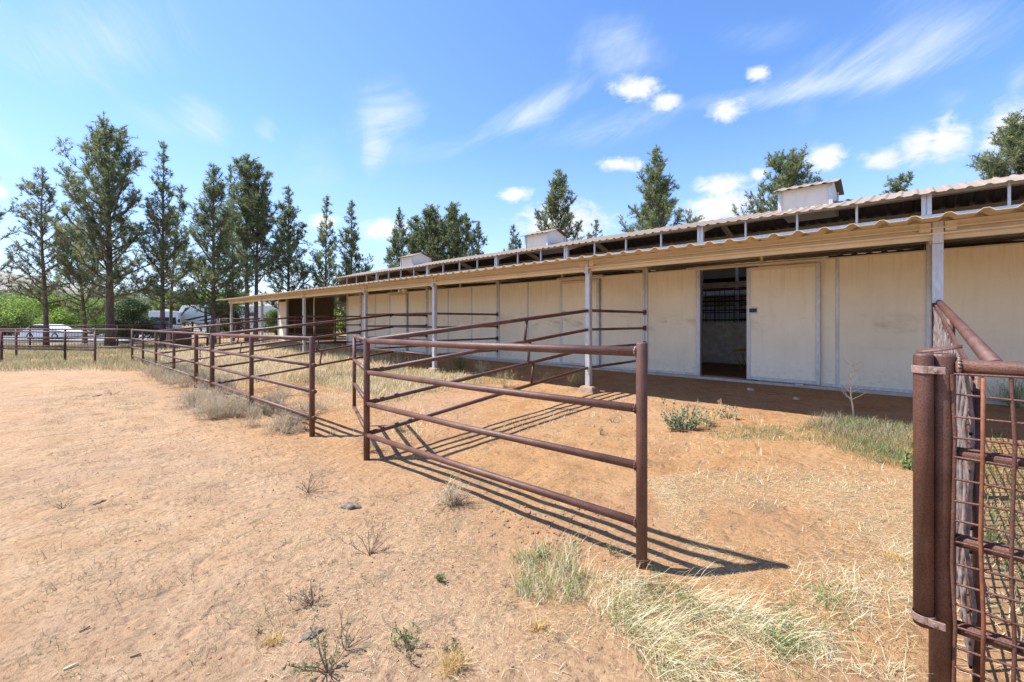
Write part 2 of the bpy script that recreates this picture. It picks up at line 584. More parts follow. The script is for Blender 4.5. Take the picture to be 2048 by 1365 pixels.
def make_hills():
    m, nt, b = mat_new('brushy_hillside')
    v = coords(nt)
    n = noise(nt, v, .09, 8, .8)
    n2 = noise(nt, v, .012, 4, .6)
    c = ramp(nt, n, [(.40, (.085, .095, .055)), (.50, (.22, .20, .14)), (.62, (.40, .33, .26))])
    c = mixc(nt, math_n(nt, 'MULTIPLY', n2, .5), c, (.36, .33, .31))
    nt.links.new(c, b.inputs['Base Color'])
    b.inputs['Roughness'].default_value = 1
    az = np.radians(np.linspace(-85, 70, 150))
    rr = np.array([170, 210, 260, 310, 360, 420, 480, 560])
    prof = np.array([0, .10, .30, .55, .78, .95, 1.0, .8])
    H = np.interp(np.degrees(az), [-85, -60, -49, -44, -38, -30, -24, -18, -8, 70], [38, 36, 31, 26, 21, 19, 17, 14, 8, 6])
    H = H * (1 + .13 * np.sin(az * 21 + 1) + .07 * np.sin(az * 47))
    A, RR = np.meshgrid(az, rr)
    X0, Z0 = RR * np.sin(A), RR * np.cos(A)
    X = X0 * CT - Z0 * ST
    Y = X0 * ST + Z0 * CT
    Zh = prof[:, None] * H[None, :] * (1 + .10 * lumps(X, Y, .03, 9)) - .5
    V = np.stack([X, Y, Zh], 2).reshape(-1, 3)
    nx, ny = len(az), len(rr)
    i = np.arange((ny - 1) * (nx - 1))
    b_ = (i // (nx - 1)) * nx + i % (nx - 1)
    T = np.concatenate([np.stack([b_, b_ + 1, b_ + nx + 1], 1), np.stack([b_, b_ + nx + 1, b_ + nx], 1)])
    tag(tri_mesh('hills', V, T, m, None, True), 'brush covered brown hills far behind the trees', 'hills', kind='structure')


make_hills()

# gravel yard where the car and the trailers are parked
def make_yard():
    pts = [at(-330, 31), at(285, 34), at(330, 46), at(600, 52), at(760, 70), at(500, 90), at(-500, 90)]
    cx, cy = sum(p[0] for p in pts) / len(pts), sum(p[1] for p in pts) / len(pts)
    vs, fs = [], []
    for k in range(7):
        f = k / 6
        for (x, y) in pts:
            px, py = cx + (x - cx) * f, cy + (y - cy) * f
            vs.append((px, py, gz(px, py) + .03))
    n = len(pts)
    for k in range(6):
        for i in range(n):
            j = (i + 1) % n
            fs.append((k * n + i, k * n + j, (k + 1) * n + j, (k + 1) * n + i))
    b = MB().add(vs, fs)
    tag(b.build('driveway', M['gravel']), 'pale grey gravel yard behind the mesh fence', 'driveway', kind='structure')


make_yard()

# ------------------------------------------------------------------ barn
BAY, SH = 4.877, 3.658
U0 = .214
POSTS = [U0 + 2 * BAY, U0 + BAY, U0, U0 - BAY, U0 - 2 * BAY, U0 - 2 * BAY - SH, U0 - 3 * BAY - SH, U0 - 4 * BAY - SH, U0 - 5 * BAY - SH]
XR, XL = POSTS[0], POSTS[-1]
VP_, VW, VC = 7.28, 9.755, 13.38        # canopy posts, stall wall, aisle wall
VC2 = VC + 3.66
VW2 = VC2 + (VC - VW)
VR = (VC + VC2) / 2                     # ridge
VE = 6.62                               # eave
ZS, ZW = .475, 2.79                      # slab top, top of wall panels
ZE = 2.79                               # underside of roof at the eave
PITCH = .085
barn = empty('horse_barn', (XL, VW, ZS), 'long cream horse barn with galvanised frame, canopy and raised centre roof', 'barn')


def zroof(v):
    return ZE + PITCH * (v - VE)


def ribs(x0, x1, h=.038):
    """cross section of the ribbed roof sheet along the barn"""
    out, x = [], x0
    while x < x1 - .3:
        out += [(x, 0), (x + .07, 0), (x + .115, h), (x + .155, h), (x + .20, 0)]
        x += .275
    out.append((x1, 0))
    return out


def sheet(name, x0, x1, ends, mat, parent, wob=.006, h=.038):
    """ribbed sheet; ends = list of (y, z) down the slope"""
    pr = ribs(x0, x1, h)
    vs, fs = [], []
    n = len(pr)
    for (y, z) in ends:
        for (x, h) in pr:
            vs.append((x, y + wob * math.sin(x * 2.3), z + h + wob * math.sin(x * 1.1 + y)))
    for r in range(len(ends) - 1):
        for i in range(n - 1):
            fs.append((r * n + i, r * n + i + 1, (r + 1) * n + i + 1, (r + 1) * n + i))
    o = MB().add(vs, fs).build(name, mat, parent)
    s = o.modifiers.new('thickness', 'SOLIDIFY')
    s.thickness, s.offset = .006, 1
    return o


RL, RRT = XL - .35, XR + .5
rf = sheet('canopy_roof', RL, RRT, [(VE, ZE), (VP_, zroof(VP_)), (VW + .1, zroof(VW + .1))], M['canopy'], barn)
sheet('stall_roof', RL, RRT, [(VW + .1, zroof(VW + .1)), (VC - .04, zroof(VC - .04))], M['roof'], barn)  # split from the canopy sheet so its underside is coloured dark, as unlit
rf['label'] = 'ribbed tan sheet roof over stalls and canopy'
y2 = 2 * VR
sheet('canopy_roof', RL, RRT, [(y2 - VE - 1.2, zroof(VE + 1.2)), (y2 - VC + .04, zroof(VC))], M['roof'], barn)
# raised centre roof
ZU, PU = 4.425, .275
VU = VC - .30
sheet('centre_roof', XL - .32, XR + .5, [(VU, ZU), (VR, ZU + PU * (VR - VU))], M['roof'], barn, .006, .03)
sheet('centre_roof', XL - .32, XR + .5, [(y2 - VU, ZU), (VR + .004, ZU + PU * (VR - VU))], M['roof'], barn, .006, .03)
# eave strut: lipped channel on the post line + second channel below
b = MB()
x0, x1 = XL - .3, XR + .4
zb = 2.625
zb = 2.632
prof = [(VP_ - .05, zb + .138), (VP_ - .055, zb + .21), (VP_ + .05, zb + .21), (VP_ + .05, zb), (VP_ - .0, zb),
        (VP_ - .0, zb + .05), (VP_ - .096, zb + .056), (VP_ - .10, zb + .074), (VP_ - .03, zb + .080), (VP_ - .03, zb + .118), (VP_ - .096, zb + .124), (VP_ - .096, zb + .138)]
b.prism(prof, 'x', x0, x1)
bm_ = b.build('eave_beam', M['beam'], barn)
# beam splices and little clips
b = MB()
for u in POSTS:
    b = MB()
    for s in (-1, 1):
        b.box(u + s * .11 - .05, u + s * .11 + .05, VP_ - .078, VP_ - .05, zb + .085, zb + .20)
    b.box(u - .06, u + .06, VP_ - .074, VP_ - .0725, zb + .18, zb + .195)
    b.build('beam_bracket', M['beam'], barn)
# purlins under the canopy and over the stalls
for v in (8.5, 10.6, 12.0):
    MB().box(XL - .2, XR + .2, v - .03, v + .03, zroof(v) - .115, zroof(v) - .012).build('purlin', M['beam'], barn)
# canopy posts with their concrete piers
for u in POSTS:
    zt = zb
    p = MB().box(u - .05, u + .05, VP_ - .05, VP_ + .05, .40, zt + .01).box(u - .048, u + .048, VP_ - .092, VP_ - .076, zt - .05, zt + .21)
    po = p.build('canopy_post', M['galv'], barn, bevel=.006)
    g0 = gz(u, VP_)
    q = MB()
    q.add([(u - .22, VP_ - .2, g0 - .1), (u + .23, VP_ - .19, g0 - .1), (u + .21, VP_ + .21, g0 - .1), (u - .2, VP_ + .2, g0 - .1),
           (u - .12, VP_ - .12, .405), (u + .14, VP_ - .11, .40), (u + .12, VP_ + .13, .405), (u - .11, VP_ + .12, .405)],
          [(0, 1, 2, 3), (4, 5, 6, 7), (0, 1, 5, 4), (1, 2, 6, 5), (2, 3, 7, 6), (3, 0, 4, 7)])
    q.build('pier', M['pier'], po, bevel=.03)
# slab edge
MB().box(XL, XR, VW - .13, VW + .2, gz(-3, 9.7) - .3, ZS).build('slab', M['concrete'], barn)

# stall wall: cream panels between galvanised studs, every 4 ft
q4 = BAY / 4
studs_wide, studs, panels = [], [], []
doors_closed, door_open = [], None
edges = [XR, U0 + BAY, U0, U0 - BAY, U0 - 2 * BAY, U0 - 2 * BAY - SH, U0 - 3 * BAY - SH]
for a, c in zip(edges[:-1], edges[1:]):
    n = round((a - c) / q4)
    for k in range(n):
        panels.append((a - (k + 1) * (a - c) / n, a - k * (a - c) / n))
    studs += [a - k * (a - c) / n for k in range(1, n)]
studs_wide = edges[:]
xe = edges[-1] - q4
panels.append((xe, edges[-1]))
studs_wide.append(xe)
panels.append((XL, XL + q4))
studs_wide += [XL, XL + q4]
OPEN = (U0 - BAY + q4, U0 - BAY + 2 * q4)
CLOSED = [(U0 - BAY - 2 * q4, U0 - BAY - q4), (U0 - 2 * BAY - SH - 2 * q4, U0 - 2 * BAY - SH - q4), (U0 + BAY - 2 * q4, U0 + BAY - q4)]
for (a, c) in panels:
    if abs(a - OPEN[0]) < .1:
        continue
    o = MB().box(a + .012, c - .012, VW - .02, VW + .03, ZS + .05, ZW).build('wall_panel', M['cream'], barn)
for s in studs:
    MB().box(s - .028, s + .028, VW - .032, VW + .04, ZS + .052, ZW + .002).build('wall_stud', M['galv'], barn, bevel=.004)
for s in studs_wide:
    w = MB().box(s - .062, s - .008, VW - .05, VW + .05, ZS + .003, zroof(VW) - .12)
    w.box(s + .008, s + .062, VW - .05, VW + .05, ZS + .003, zroof(VW) - .12).box(s - .008, s + .008, VW - .036, VW + .04, ZS + .003, zroof(VW) - .12)
    w.build('wall_post', M['galv'], barn, bevel=.004)
# sill channel along the foot and top trim of the wall
for a, c in [(XL + .07, XL + q4 - .07)] + [(xe + .07, OPEN[0] - .03), (OPEN[1] + .03, XR)]:
    MB().box(a, c, VW - .036, VW + .045, ZS + .002, ZS + .052).build('base_channel', M['galv'], barn)
for a, c in zip(studs_wide[:7][::-1][:-1], studs_wide[:7][::-1][1:]):
    MB().box(a + .065, c - .065, VW - .028, VW + .036, ZW + .003, ZW + .022).build('top_channel', M['beam'], barn)
    mid = (a + c) / 2
    MB().box(mid - .025, mid + .025, VW - .012, VW + .03, ZW + .024, zroof(VW) - .02).build('short_stud', M['beam'], barn)
MB().box(xe + .065, edges[-1] - .065, VW - .028, VW + .036, ZW + .003, ZW + .022).build('top_channel', M['beam'], barn)


def sliding_door(x0, x1, open_):
    zt = ZW - .06
    d = MB().box(x0 + .05, x1 - .05, VW - .092, VW - .062, ZS + .06, zt - .05).build('stall_door', M['door'], barn)
    f = MB()
    f.box(x0, x0 + .075, VW - .105, VW - .05, ZS + .02, zt)
    f.box(x1 - .075, x1, VW - .105, VW - .05, ZS + .02, zt)
    f.box(x0 + .077, x1 - .077, VW - .103, VW - .052, ZS + .022, ZS + .085)
    f.build('door_frame', M['galv'], d, bevel=.005)
    MB().box(x0 + .077, x1 - .077, VW - .103, VW - .052, zt - .065, zt - .002).build('top_rail', M['beam'], d)
    c = MB().box(x0 + .085, x0 + .205, VW - .098, VW - .088, 1.80, 1.95)
    c.build('latch_plate', M['galv'], d)
    MB().box(x0 + .05, x0 + .185, VW - .106, VW - .0985, 1.835, 1.915).box(x0 + .06, x0 + .15, VW - .122, VW - .1065, 1.868, 1.885).build('latch', M['black'], d)
    t = MB()
    t.tube([(x0 - (1.0 if open_ else .1), VW - .10, zt + .055), (x1 + .12, VW - .10, zt + .055)], .028, 8)
    t.bar((x0 - (1.0 if open_ else .1), VW - .07, zt + .095), (x1 + .12, VW - .07, zt + .095), .07, .016)
    t.build('door_track', M['beam'], barn)
    return d


dd = sliding_door(-2.47, -1.25, True)
dd['label'] = 'cream stall door slid aside beside the dark opening'
for a, c in CLOSED:
    sliding_door(a, c, False)
# jambs of the open doorway
for s in (OPEN[0], OPEN[1]):
    MB().box(s - .045, s + .045, VW - .055, VW + .045, ZS + .003, ZW - .005).build('door_jamb', M['galv'], barn, bevel=.004)
MB().box(OPEN[0] + .05, OPEN[1] - .05, VW - .03, VW + .035, ZW - .02, ZW + .04).build('door_header', M['beam'], barn)
MB().box(OPEN[0] - .25, OPEN[0] + .1, VW - .06, VW - .04, ZW + .02, ZW + .045).box(-1.62, -1.5, VW - .17, VW - .13, ZS - .01, ZS + .02).build('door_guide', M['galv'], barn)

# clerestory: sill, posts and gable ends
ZSILL = 4.01
MB().box(XL, XR, VC - .05, VC + .05, ZSILL - .16, ZSILL).build('clerestory_sill', M['galv'], barn)
MB().box(XL, XR, VC2 - .05, VC2 + .05, ZSILL - .16, ZSILL).build('clerestory_sill', M['galv'], barn)
for v in (VC, VC2):
    MB().box(XL, XR, v - .012, v + .012, zroof(VC) - .12, ZSILL - .162).build('clerestory_panel', M['under'], barn)
ztop = ZU + PU * (VC - VU) - .012
for a, c in zip(POSTS[:-1], POSTS[1:]):
    n = 3 if a - c < 4.2 else 4
    for k in range(n):
        x = a - k * (a - c) / n
        w = .075 if k == 0 else .024
        p = MB()
        if k == 0:
            p.box(x - .085, x - .008, VC - .06, VC + .06, ZSILL + .002, ztop).box(x + .008, x + .085, VC - .06, VC + .06, ZSILL + .002, ztop)
            p.box(x - .008, x + .008, VC - .04, VC + .05, ZSILL + .002, ztop)
        else:
            p.box(x - w, x + w, VC - .03, VC + .04, ZSILL + .002, ztop)
        p.build('clerestory_post', M['galv'], barn, bevel=.004)
        if k == 0:
            MB().box(x - .05, x + .05, VC2 - .05, VC2 + .05, ZSILL + .002, ztop).build('clerestory_post', M['galv'], barn)
# rafters of the centre roof
for x in POSTS:
    r_ = MB()
    r_.bar((x, VC + .06, ztop - .10), (x, VR, ZU + PU * (VR - VU) - .10), .10, .16)
    r_.bar((x, VC2 - .06, ztop - .10), (x, VR, ZU + PU * (VR - VU) - .10), .10, .16)
    r_.build('rafter', M['beam'], barn)
    if x not in (XL, XR):
        MB().bar((x, VP_ + .05, zroof(VP_) - .10), (x, VC - .06, zroof(VC) - .10), .09, .15).build('rafter', M['beam'], barn)
for v in (VC + .6, VR - .25, VR + .25, VC2 - .6):
    zz = ZU + PU * (min(v, y2 - v) - VU)
    MB().box(XL + .1, XR - .1, v - .025, v + .025, zz - .12, zz - .014).build('purlin', M['beam'], barn)
# gable wall over the aisle at the far end, end wall of the open bay
MB().prism([(VC + .052, 3.0), (VC2 - .052, 3.0), (VC2 - .052, ztop - .02), (VR, ZU + PU * (VR - VU) - .03), (VC + .052, ztop - .02)], 'x', XL - .02, XL + .02).build('gable_wall', M['under'], barn)


def ribbed_wall(name, x, ya, yb, z0, za, zb_, mat):
    vs, fs = [], []
    y, i = ya, 0
    ys = []
    while y < yb:
        ys += [(y, 0), (min(y + .13, yb), 0), (min(y + .15, yb), .025), (min(y + .18, yb), .025), (min(y + .2, yb), 0)]
        y += .2
    for (yy, h) in ys:
        f = (yy - ya) / (yb - ya)
        vs += [(x + h, yy, z0), (x + h, yy, za + (zb_ - za) * f)]
    for i in range(len(ys) - 1):
        fs.append((2 * i, 2 * i + 2, 2 * i + 3, 2 * i + 1))
    o = MB().add(vs, fs).build(name, mat, barn)
    s = o.modifiers.new('thickness', 'SOLIDIFY')
    s.thickness = .01
    return o


ribbed_wall('end_wall', XL - .01, VW + .07, VC - .3, ZS, zroof(VW) - .05, zroof(VC) - .05, M['under'])
ribbed_wall('end_wall', XL - .01, VC2 + .1, VW2, ZS, zroof(VC) - .05, zroof(VW) - .05, M['under'])
# aisle side of the stalls: boards below, pipe bars above; same across the aisle
for (v, side) in ((VC, 0), (VC2, 1)):
    for a, c in zip(edges[:-1], edges[1:]):
        if side == 0 or True:
            MB().box(c + .06, a - .06, v - .02, v + .02, ZS - .02, 1.62).build('stall_board', M['dark_wood'], barn)
            g = MB()
            for z in (1.70, 1.98, 2.24, 2.56):
                g.tube([(c + .06, v, z), (a - .06, v, z)], .021, 6)
            nb = int((a - c) / .13)
            for k in range(1, nb):
                if (k * 7 + int(a * 10)) % 23 < 16 or side:
                    xx = c + k * (a - c) / nb
                    g.tube([(xx, v + .03, 1.63), (xx, v + .03, 2.6)], .009, 4, False)
            g.build('stall_bars', M['rust'], barn)
for x in POSTS[:-1]:
    for (v0, v1) in ((VW + .06, VC - .06), (VC2 + .06, VW2 - .06)):
        if x >= edges[-1] - .1:
            MB().box(x - .02, x + .02, v0, v1, ZS - .02, 1.62).build('stall_partition', M['dark_wood'], barn)
            g = MB()
            for z in (1.75, 2.05, 2.35):
                g.tube([(x, v0, z), (x, v1, z)], .021, 6)
            g.build('stall_bars', M['rust'], barn)
    for v in (VC, VC2):
        MB().box(x - .05, x + .05, v - .05, v + .05, ZS - .1, ZSILL - .162).build('aisle_post', M['galv'], barn)
MB().box(XL, XR, VC - .06, VC + .06, 2.62, 2.78).build('aisle_beam', M['dark_wood'], barn)
MB().box(XL, XR, VC2 - .06, VC2 + .06, 2.62, 2.78).build('aisle_beam', M['dark_wood'], barn)
ribbed = MB().box(XL + 3, XR, VW2 - .03, VW2 + .03, ZS - .1, zroof(VW) - .02)
ribbed.build('rear_wall', M['cream'], barn)
# panel closing the front of the hay bay: pipe rails
t = MB()
for z in (.95, 1.32, 1.69, 1.88):
    t.tube([(XL + q4, VW - .01, z), (xe, VW - .01, z)], .03, 8)
t.build('bay_rail', M['rust'], barn)
for x in (U0 - 4 * BAY - SH, XL + q4 + 1.2, xe - 1.3):
    MB().tube([(x, VW, ZS - .1), (x, VW, zroof(VW) - .13 if x > -23.2 and x < -22.7 else 1.9)], .045, 8).build('bay_post', M['galv'] if x > -23.2 and x < -22.7 else M['rust'], barn)

# roof cupolas
for i, cx in enumerate((7.55, -2.25, -11.98, -21.75)):
    w, d_ = .60, .62
    zc0, zc1 = 4.84, 5.42
    c = MB()
    c.prism([(VR - d_, zc0 - .12), (VR + d_, zc0 - .12), (VR + d_, zc1), (VR, zc1 + .20), (VR - d_, zc1)], 'x', cx - w, cx + w)
    cu = c.build('cupola', M['beam_white'], barn)
    k = MB()
    for sx in (-1, 1):
        for sy in (-1, 1):
            k.box(cx + sx * w - .045, cx + sx * w + .045, VR + sy * d_ - .045, VR + sy * d_ + .045, zc0 - .1, zc1 + .005)
    k.build('corner_trim', M['galv'], cu)
    pr = ribs(cx - w - .16, cx + w + .16)
    vs = []
    for (yy, zz) in ((VR - d_ - .2, zc1 - .045), (VR, zc1 + .225), (VR + d_ + .2, zc1 - .045)):
        vs += [(x, yy, zz + h * .7) for x, h in pr]
    n = len(pr)
    fs = [(r * n + j, r * n + j + 1, (r + 1) * n + j + 1, (r + 1) * n + j) for r in range(2) for j in range(n - 1)]
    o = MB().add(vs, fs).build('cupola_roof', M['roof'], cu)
    s = o.modifiers.new('thickness', 'SOLIDIFY')
    s.thickness, s.offset = .012, 1

# flood light under the canopy
fl = empty('flood_light', (-14.5, VW - .06, ZW + .16), 'twin head flood light on the barn wall under the canopy, above a closed stall door', 'lamp')
MB().box(-14.57, -14.43, VW - .1, VW - .02, ZW + .10, ZW + .22).build('mount', M['beam'], fl)
for s in (-1, 1):
    x = -14.5 + s * .14
    lp = MB().tube([(-14.5 + s * .05, VW - .1, ZW + .14), (x, VW - .16, ZW + .09), (x + s * .02, VW - .28, ZW + .05)], [.025, .05, .085], 10).build('lamp_head', M['white'], fl)
    MB().tube([(x + s * .0203, VW - .283, ZW + .0495), (x + s * .025, VW - .305, ZW + .045)], [.08, .05], 10).build('lens', M['lamp'], lp)

# yellow rack inside the open stall
xk, yk = at(1487, 11.2)
rk = empty('saddle_rack', (xk, yk, ZS), 'yellow tube rack standing inside the open stall doorway', 'rack')
b = MB()
for dy in (0, .5):
    b.tube([(xk - .05, yk + dy, ZS - .02), (xk - .22, yk + dy, ZS + .42), (xk + .6, yk + dy, ZS + .45)], .02, 6)
    b.tube([(xk + .55, yk + dy, ZS - .02), (xk + .6, yk + dy, ZS + .45)], .02, 6)
b.tube([(xk - .22, yk, ZS + .42), (xk - .22, yk + .5, ZS + .42)], .02, 6)
b.build('frame', M['yellow'], rk, True)

# ------------------------------------------------------------------ pipe fences
RP, RR_ = .037, .029        # post and rail radii


def fence(name, label, cat, posts, rails, stays=(), group=None, rp=RP, rr=RR_):
    """posts: (x, y, top) list; rails: list of point lists; stays: (p, q)"""
    x, y = posts[0][:2] if posts else rails[0][0][:2]
    e = empty(name, (x, y, gz(x, y)), label, cat, group)
    for p in posts:
        x, y, zt = p[:3]
        r = p[3] if len(p) > 3 else rp
        MB().tube([(x, y, gz(x, y) - .25), (x, y, zt - .006), (x, y, zt)], [r, r, r * .9], 14).build('post', M['rust'], e, True)
    for k, pts in enumerate(rails):
        r = rr * (1.12 if k % 4 == 0 else 1)
        MB().tube(pts, r, 12).build('rail', M['rust'], e, True)
    for p, q in stays:
        MB().tube([p, q], .022, 8).build('stay', M['rust'], e, True)
    return e


VF = 2.66                   # front line of the pens


def ftop(u):
    return 1.495 + .0098 * min(0, u + 1.3) if u > -12 else 1.39 + .004 * (u + 12)


def level_rails(u0, u1, v0, v1, n=4, s=.375, over0=0, over1=0, first=0):
    out = []
    for k in range(n):
        z0, z1 = ftop(u0) - .035 - k * s, ftop(u1) - .035 - k * s
        out.append([(u0 - over0, v0, z0), (u0 + (u1 - u0) * .5, (v0 + v1) / 2, (z0 + z1) / 2 - .006 - .008 * ((k * 7) % 3) / 2), (u1 + over1, v1, z1)])
    return out


UP = -4.80
# near panel
e = fence('panel_fence', 'rusty brown four rail pipe panel standing nearest the camera, ending in a free post', 'fence panel',
          [(UP, VF, ftop(UP) - .0), (-1.31, VF + .02, 1.52)],
          level_rails(UP + .03, -1.335, VF, VF + .02))
for k in range(4):
    for (u, sg) in ((UP + .034, 1), (-1.345, -1)):
        z = ftop(UP if sg > 0 else -1.335) - .035 - k * .375
        wv = MB()
        for q in range(12):
            a = q / 12 * 6.283
            r_ = RR_ * 1.08 + .002 * math.sin(q * 5.3 + k)
            wv.tube([(u, VF + (.02 if sg < 0 else 0) + r_ * math.cos(a), z + r_ * math.sin(a)), (u + sg * .006, VF + (.02 if sg < 0 else 0) + r_ * math.cos(a + .5), z + r_ * math.sin(a + .5))], [.0075, .0055], 5)
        wv.build('weld', M['pale_rust'] if k == 0 and sg < 0 else M['rust'], e, True)
# gate ajar between the near panel and the next one
gx, gy = -6.27, 3.27
ge = empty('pipe_gate', (UP - .06, VF + .03, gz(UP, VF)), 'narrow rusty pipe gate standing ajar, hinged on the corner post of the near panel', 'gate')
d = np.array([gx - (UP - .07), gy - (VF + .03)])
b0 = np.array([UP - .07, VF + .03])
for f in (0.0, 1.0):
    p = b0 + d * f
    MB().tube([(p[0], p[1], .33), (p[0], p[1], 1.44)], .027, 12).build('upright', M['rust'], ge, True)
for k in range(4):
    z = 1.43 - k * .36
    MB().tube([(b0[0], b0[1], z), (gx, gy, z)], .025, 10).build('rail', M['rust'], ge, True)
MB().tube([(UP - .07, VF + .03, 1.30), (UP, VF, 1.30)], .014, 6).tube([(UP - .07, VF + .03, .5), (UP, VF, .5)], .014, 6).tube([(gx, gy, 1.1), (gx - .05, gy - .05, 1.1)], .02, 6).build('hinge', M['rust'], ge)

# left front line
fence('pipe_fence', 'rusty front pipe fence left of the gate, with open rail stubs past its end post', 'fence',
      [(-6.33, VF, ftop(-6.33)), (-8.94, VF, ftop(-8.94)), (-11.6, VF, ftop(-11.6), .046)],
      [[(-11.6, VF, ftop(-11.6) - .035 - k * .36), (-8.94, VF - .0, ftop(-8.94) - .035 - k * .37), (-6.33 + (.10 if k else -.03), VF, ftop(-6.33) - .035 - k * .375)] for k in range(4)])
# closed small gate and fence further along
fence('pipe_gate', 'closed rusty pipe gate with a hanging latch chain, past the thick post', 'gate',
      [(-13.06, VF, ftop(-13.06), .045)],
      [[(-13.05, VF, ftop(-13.06) - .035 - k * .36), (-11.66, VF, ftop(-11.66) - .035 - k * .36)] for k in range(4)])
b = MB()
for k in range(6):
    b.tube([(-12.95, VF + .06, 1.1 - k * .07), (-12.95, VF + .06, 1.05 - k * .07)], .014, 6)
tag(b.build('latch_chain', M['rust']), 'short rusty chain hanging on the closed pipe gate', 'chain')
fence('pipe_fence', 'rusty front pipe fence beyond the closed gate, running to the bend', 'fence',
      [(u, VF, ftop(u)) for u in (-15.66, -18.45, -21.1, -23.8)],
      [[(-23.8, VF, ftop(-23.8) - .035 - k * .36), (-18.4, VF, ftop(-18.4) - .035 - k * .36), (-13.06, VF, ftop(-13.06) - .035 - k * .36)] for k in range(4)])


def cross(u_a, v_a, z_a, u_b, v_b, z_b, label, n=4, stay=.45):
    """cross fence from the front line up to the barn post"""
    rails = []
    for k in range(n):
        rails.append([(u_a, v_a, z_a - k * .37), (u_b, v_b, z_b - k * .37)])
    st = []
    for k in range(n - 1):
        f = stay + .018 * k
        P = lambda ff, kk: (u_a + (u_b - u_a) * ff, v_a + (v_b - v_a) * ff, z_a + (z_b - z_a) * ff - kk * .37)
        st.append((P(f, k), P(f - .012, k + 1)))
    return fence('pipe_fence', label, 'fence', [], rails, st, 'cross fences between the pens')


cross(UP, VF, ftop(UP) - .035, U0 - BAY, VP_ - .05, 1.865, 'nearest rusty cross fence, climbing from the near panel to the canopy post', stay=.62)
cross(-11.6, VF, ftop(-11.6) - .04, -11.5, VP_ - .05, 1.86, 'rusty cross fence from the thick double post up to the canopy between two posts', stay=.5)
cross(-18.45, VF, ftop(-18.45) - .04, -18.07, VP_ - .05, 1.86, 'farthest rusty cross fence, climbing to the canopy near the open bay', stay=.5)


def wall_rails(u, label):
    rails = [[(u, VP_ + .05, 1.87 - k * .372), (u, VW - .07, 1.87 - k * .372)] for k in range(4)]
    e = fence('pipe_rails', label, 'fence', [], rails, (), 'short pipe rails between canopy posts and wall', rr=.026)
    for k in range(4):
        z = 1.87 - k * .372
        MB().box(u - .035, u + .035, VW - .074, VW - .052, z - .06, z + .06).build('end_plate', M['rust'], e)


wall_rails(U0 - BAY, 'four short dark pipe rails from canopy post to wall, nearest the open doorway')
wall_rails(U0 - 2 * BAY, 'four short dark pipe rails behind the second canopy post left of the open doorway')
wall_rails(U0 - 2 * BAY - SH, 'four short dark pipe rails behind the third canopy post left of the open doorway')
wall_rails(U0 - 3 * BAY - SH, 'four short dark pipe rails beside the open hay bay')
fence('pipe_fence', 'level pipe rails joining two canopy posts in front of the blank panels', 'fence', [],
      [[(U0 - 2 * BAY - SH + .05, VP_, 1.87 - k * .372), (U0 - 2 * BAY - .05, VP_, 1.87 - k * .372)] for k in range(3)] +
      [[(U0 - 2 * BAY - SH + .05, VP_, .78), (U0 - 2 * BAY - .05, VP_, .74)]], rr=.026)

# ------------------------------------------------------------------ welded mesh fence and panel at the right
def mesh_sheet(b, p0, p1, z0a, z1a, z0b, z1b, vs, hs, rv=.008, rh=.0048, wob=.006, skip=()):
    """welded wire between p0 and p1 (plan points)"""
    p0, p1 = np.array(p0), np.array(p1)
    L = np.linalg.norm(p1 - p0)
    n = int(L / vs)
    for i in range(n + 1):
        if i in skip:
            continue
        f = min(1, i * vs / L)
        p = p0 + (p1 - p0) * f
        zt, zb2 = z1a + (z1b - z1a) * f, z0a + (z0b - z0a) * f
        w = wob
        pts = [(p[0] + w * math.sin(i * 3 + k * 2.1), p[1] + w * math.cos(i * 5 + k * 1.7), zb2 + (zt - zb2) * k / 5) for k in range(6)]
        b[0].tube(pts, rv, 6, False)
    m = int((z1a - z0a) / hs)
    for j in range(m + 1):
        pts = []
        k = max(2, int(L / .25))
        for i in range(k + 1):
            f = i / k
            p = p0 + (p1 - p0) * f
            zt, zb2 = z1a + (z1b - z1a) * f, z0a + (z0b - z0a) * f
            pts.append((p[0], p[1], zt - (zt - zb2) * j / m + wob * .8 * math.sin(i * 2.3 + j * 1.9)))
        b[1].tube(pts, rh, 6, False)


PX, PY = .095, 2.745
e = empty('mesh_panel_fence', (PX, PY, 0), 'thick rusty corner post with a pipe and welded mesh panel running out of frame', 'fence panel')
MB().tube([(PX, PY, -.3), (PX, PY, 1.50), (PX, PY, 1.515)], [.0445, .0445, .042], 20).build('post', M['rust'], e, True)
for k in range(4):
    z = 1.462 - k * .383
    MB().tube([(PX + .04, PY, z), (1.6, PY + .005, z - .012), (3.6, PY, z - .03)], .0315 if k == 0 else .028, 16).build('rail', M['rust'], e, True)
MB().tube([(3.6, PY, -.3), (3.6, PY, 1.48)], .0445, 12).build('post', M['rust'], e, True)
# lumpy weld bead and the cut pipe tab on top
w = MB()
for k in range(14):
    a = k / 14 * 6.283
    w.tube([(PX + .046, PY - .036 * math.cos(a), 1.462 + .036 * math.sin(a)), (PX + .058, PY - .03 * math.cos(a) + .003 * math.sin(k * 5), 1.462 + .031 * math.sin(a))], [.009, .006], 6)
w.build('weld', M['pale_rust'], e, True)
tb = MB()
pts = []
for i in range(7):
    f = i / 6
    wdt = .030 * math.sin(math.pi * min(1, .15 + f * .85)) + .003
    cx_, cy_ = PX - .085 + f * .15, PY + .02
    zz = 1.515 + .028 * f + .006
    pts += [(cx_, cy_ - wdt, zz - .006), (cx_, cy_, zz + .008), (cx_, cy_ + wdt, zz - .006)]
fs = []
for i in range(6):
    fs += [(i * 3, i * 3 + 1, i * 3 + 4, i * 3 + 3), (i * 3 + 1, i * 3 + 2, i * 3 + 5, i * 3 + 4)]
o = tb.add(pts, fs).build('cap_tab', M['rust'], e, True)
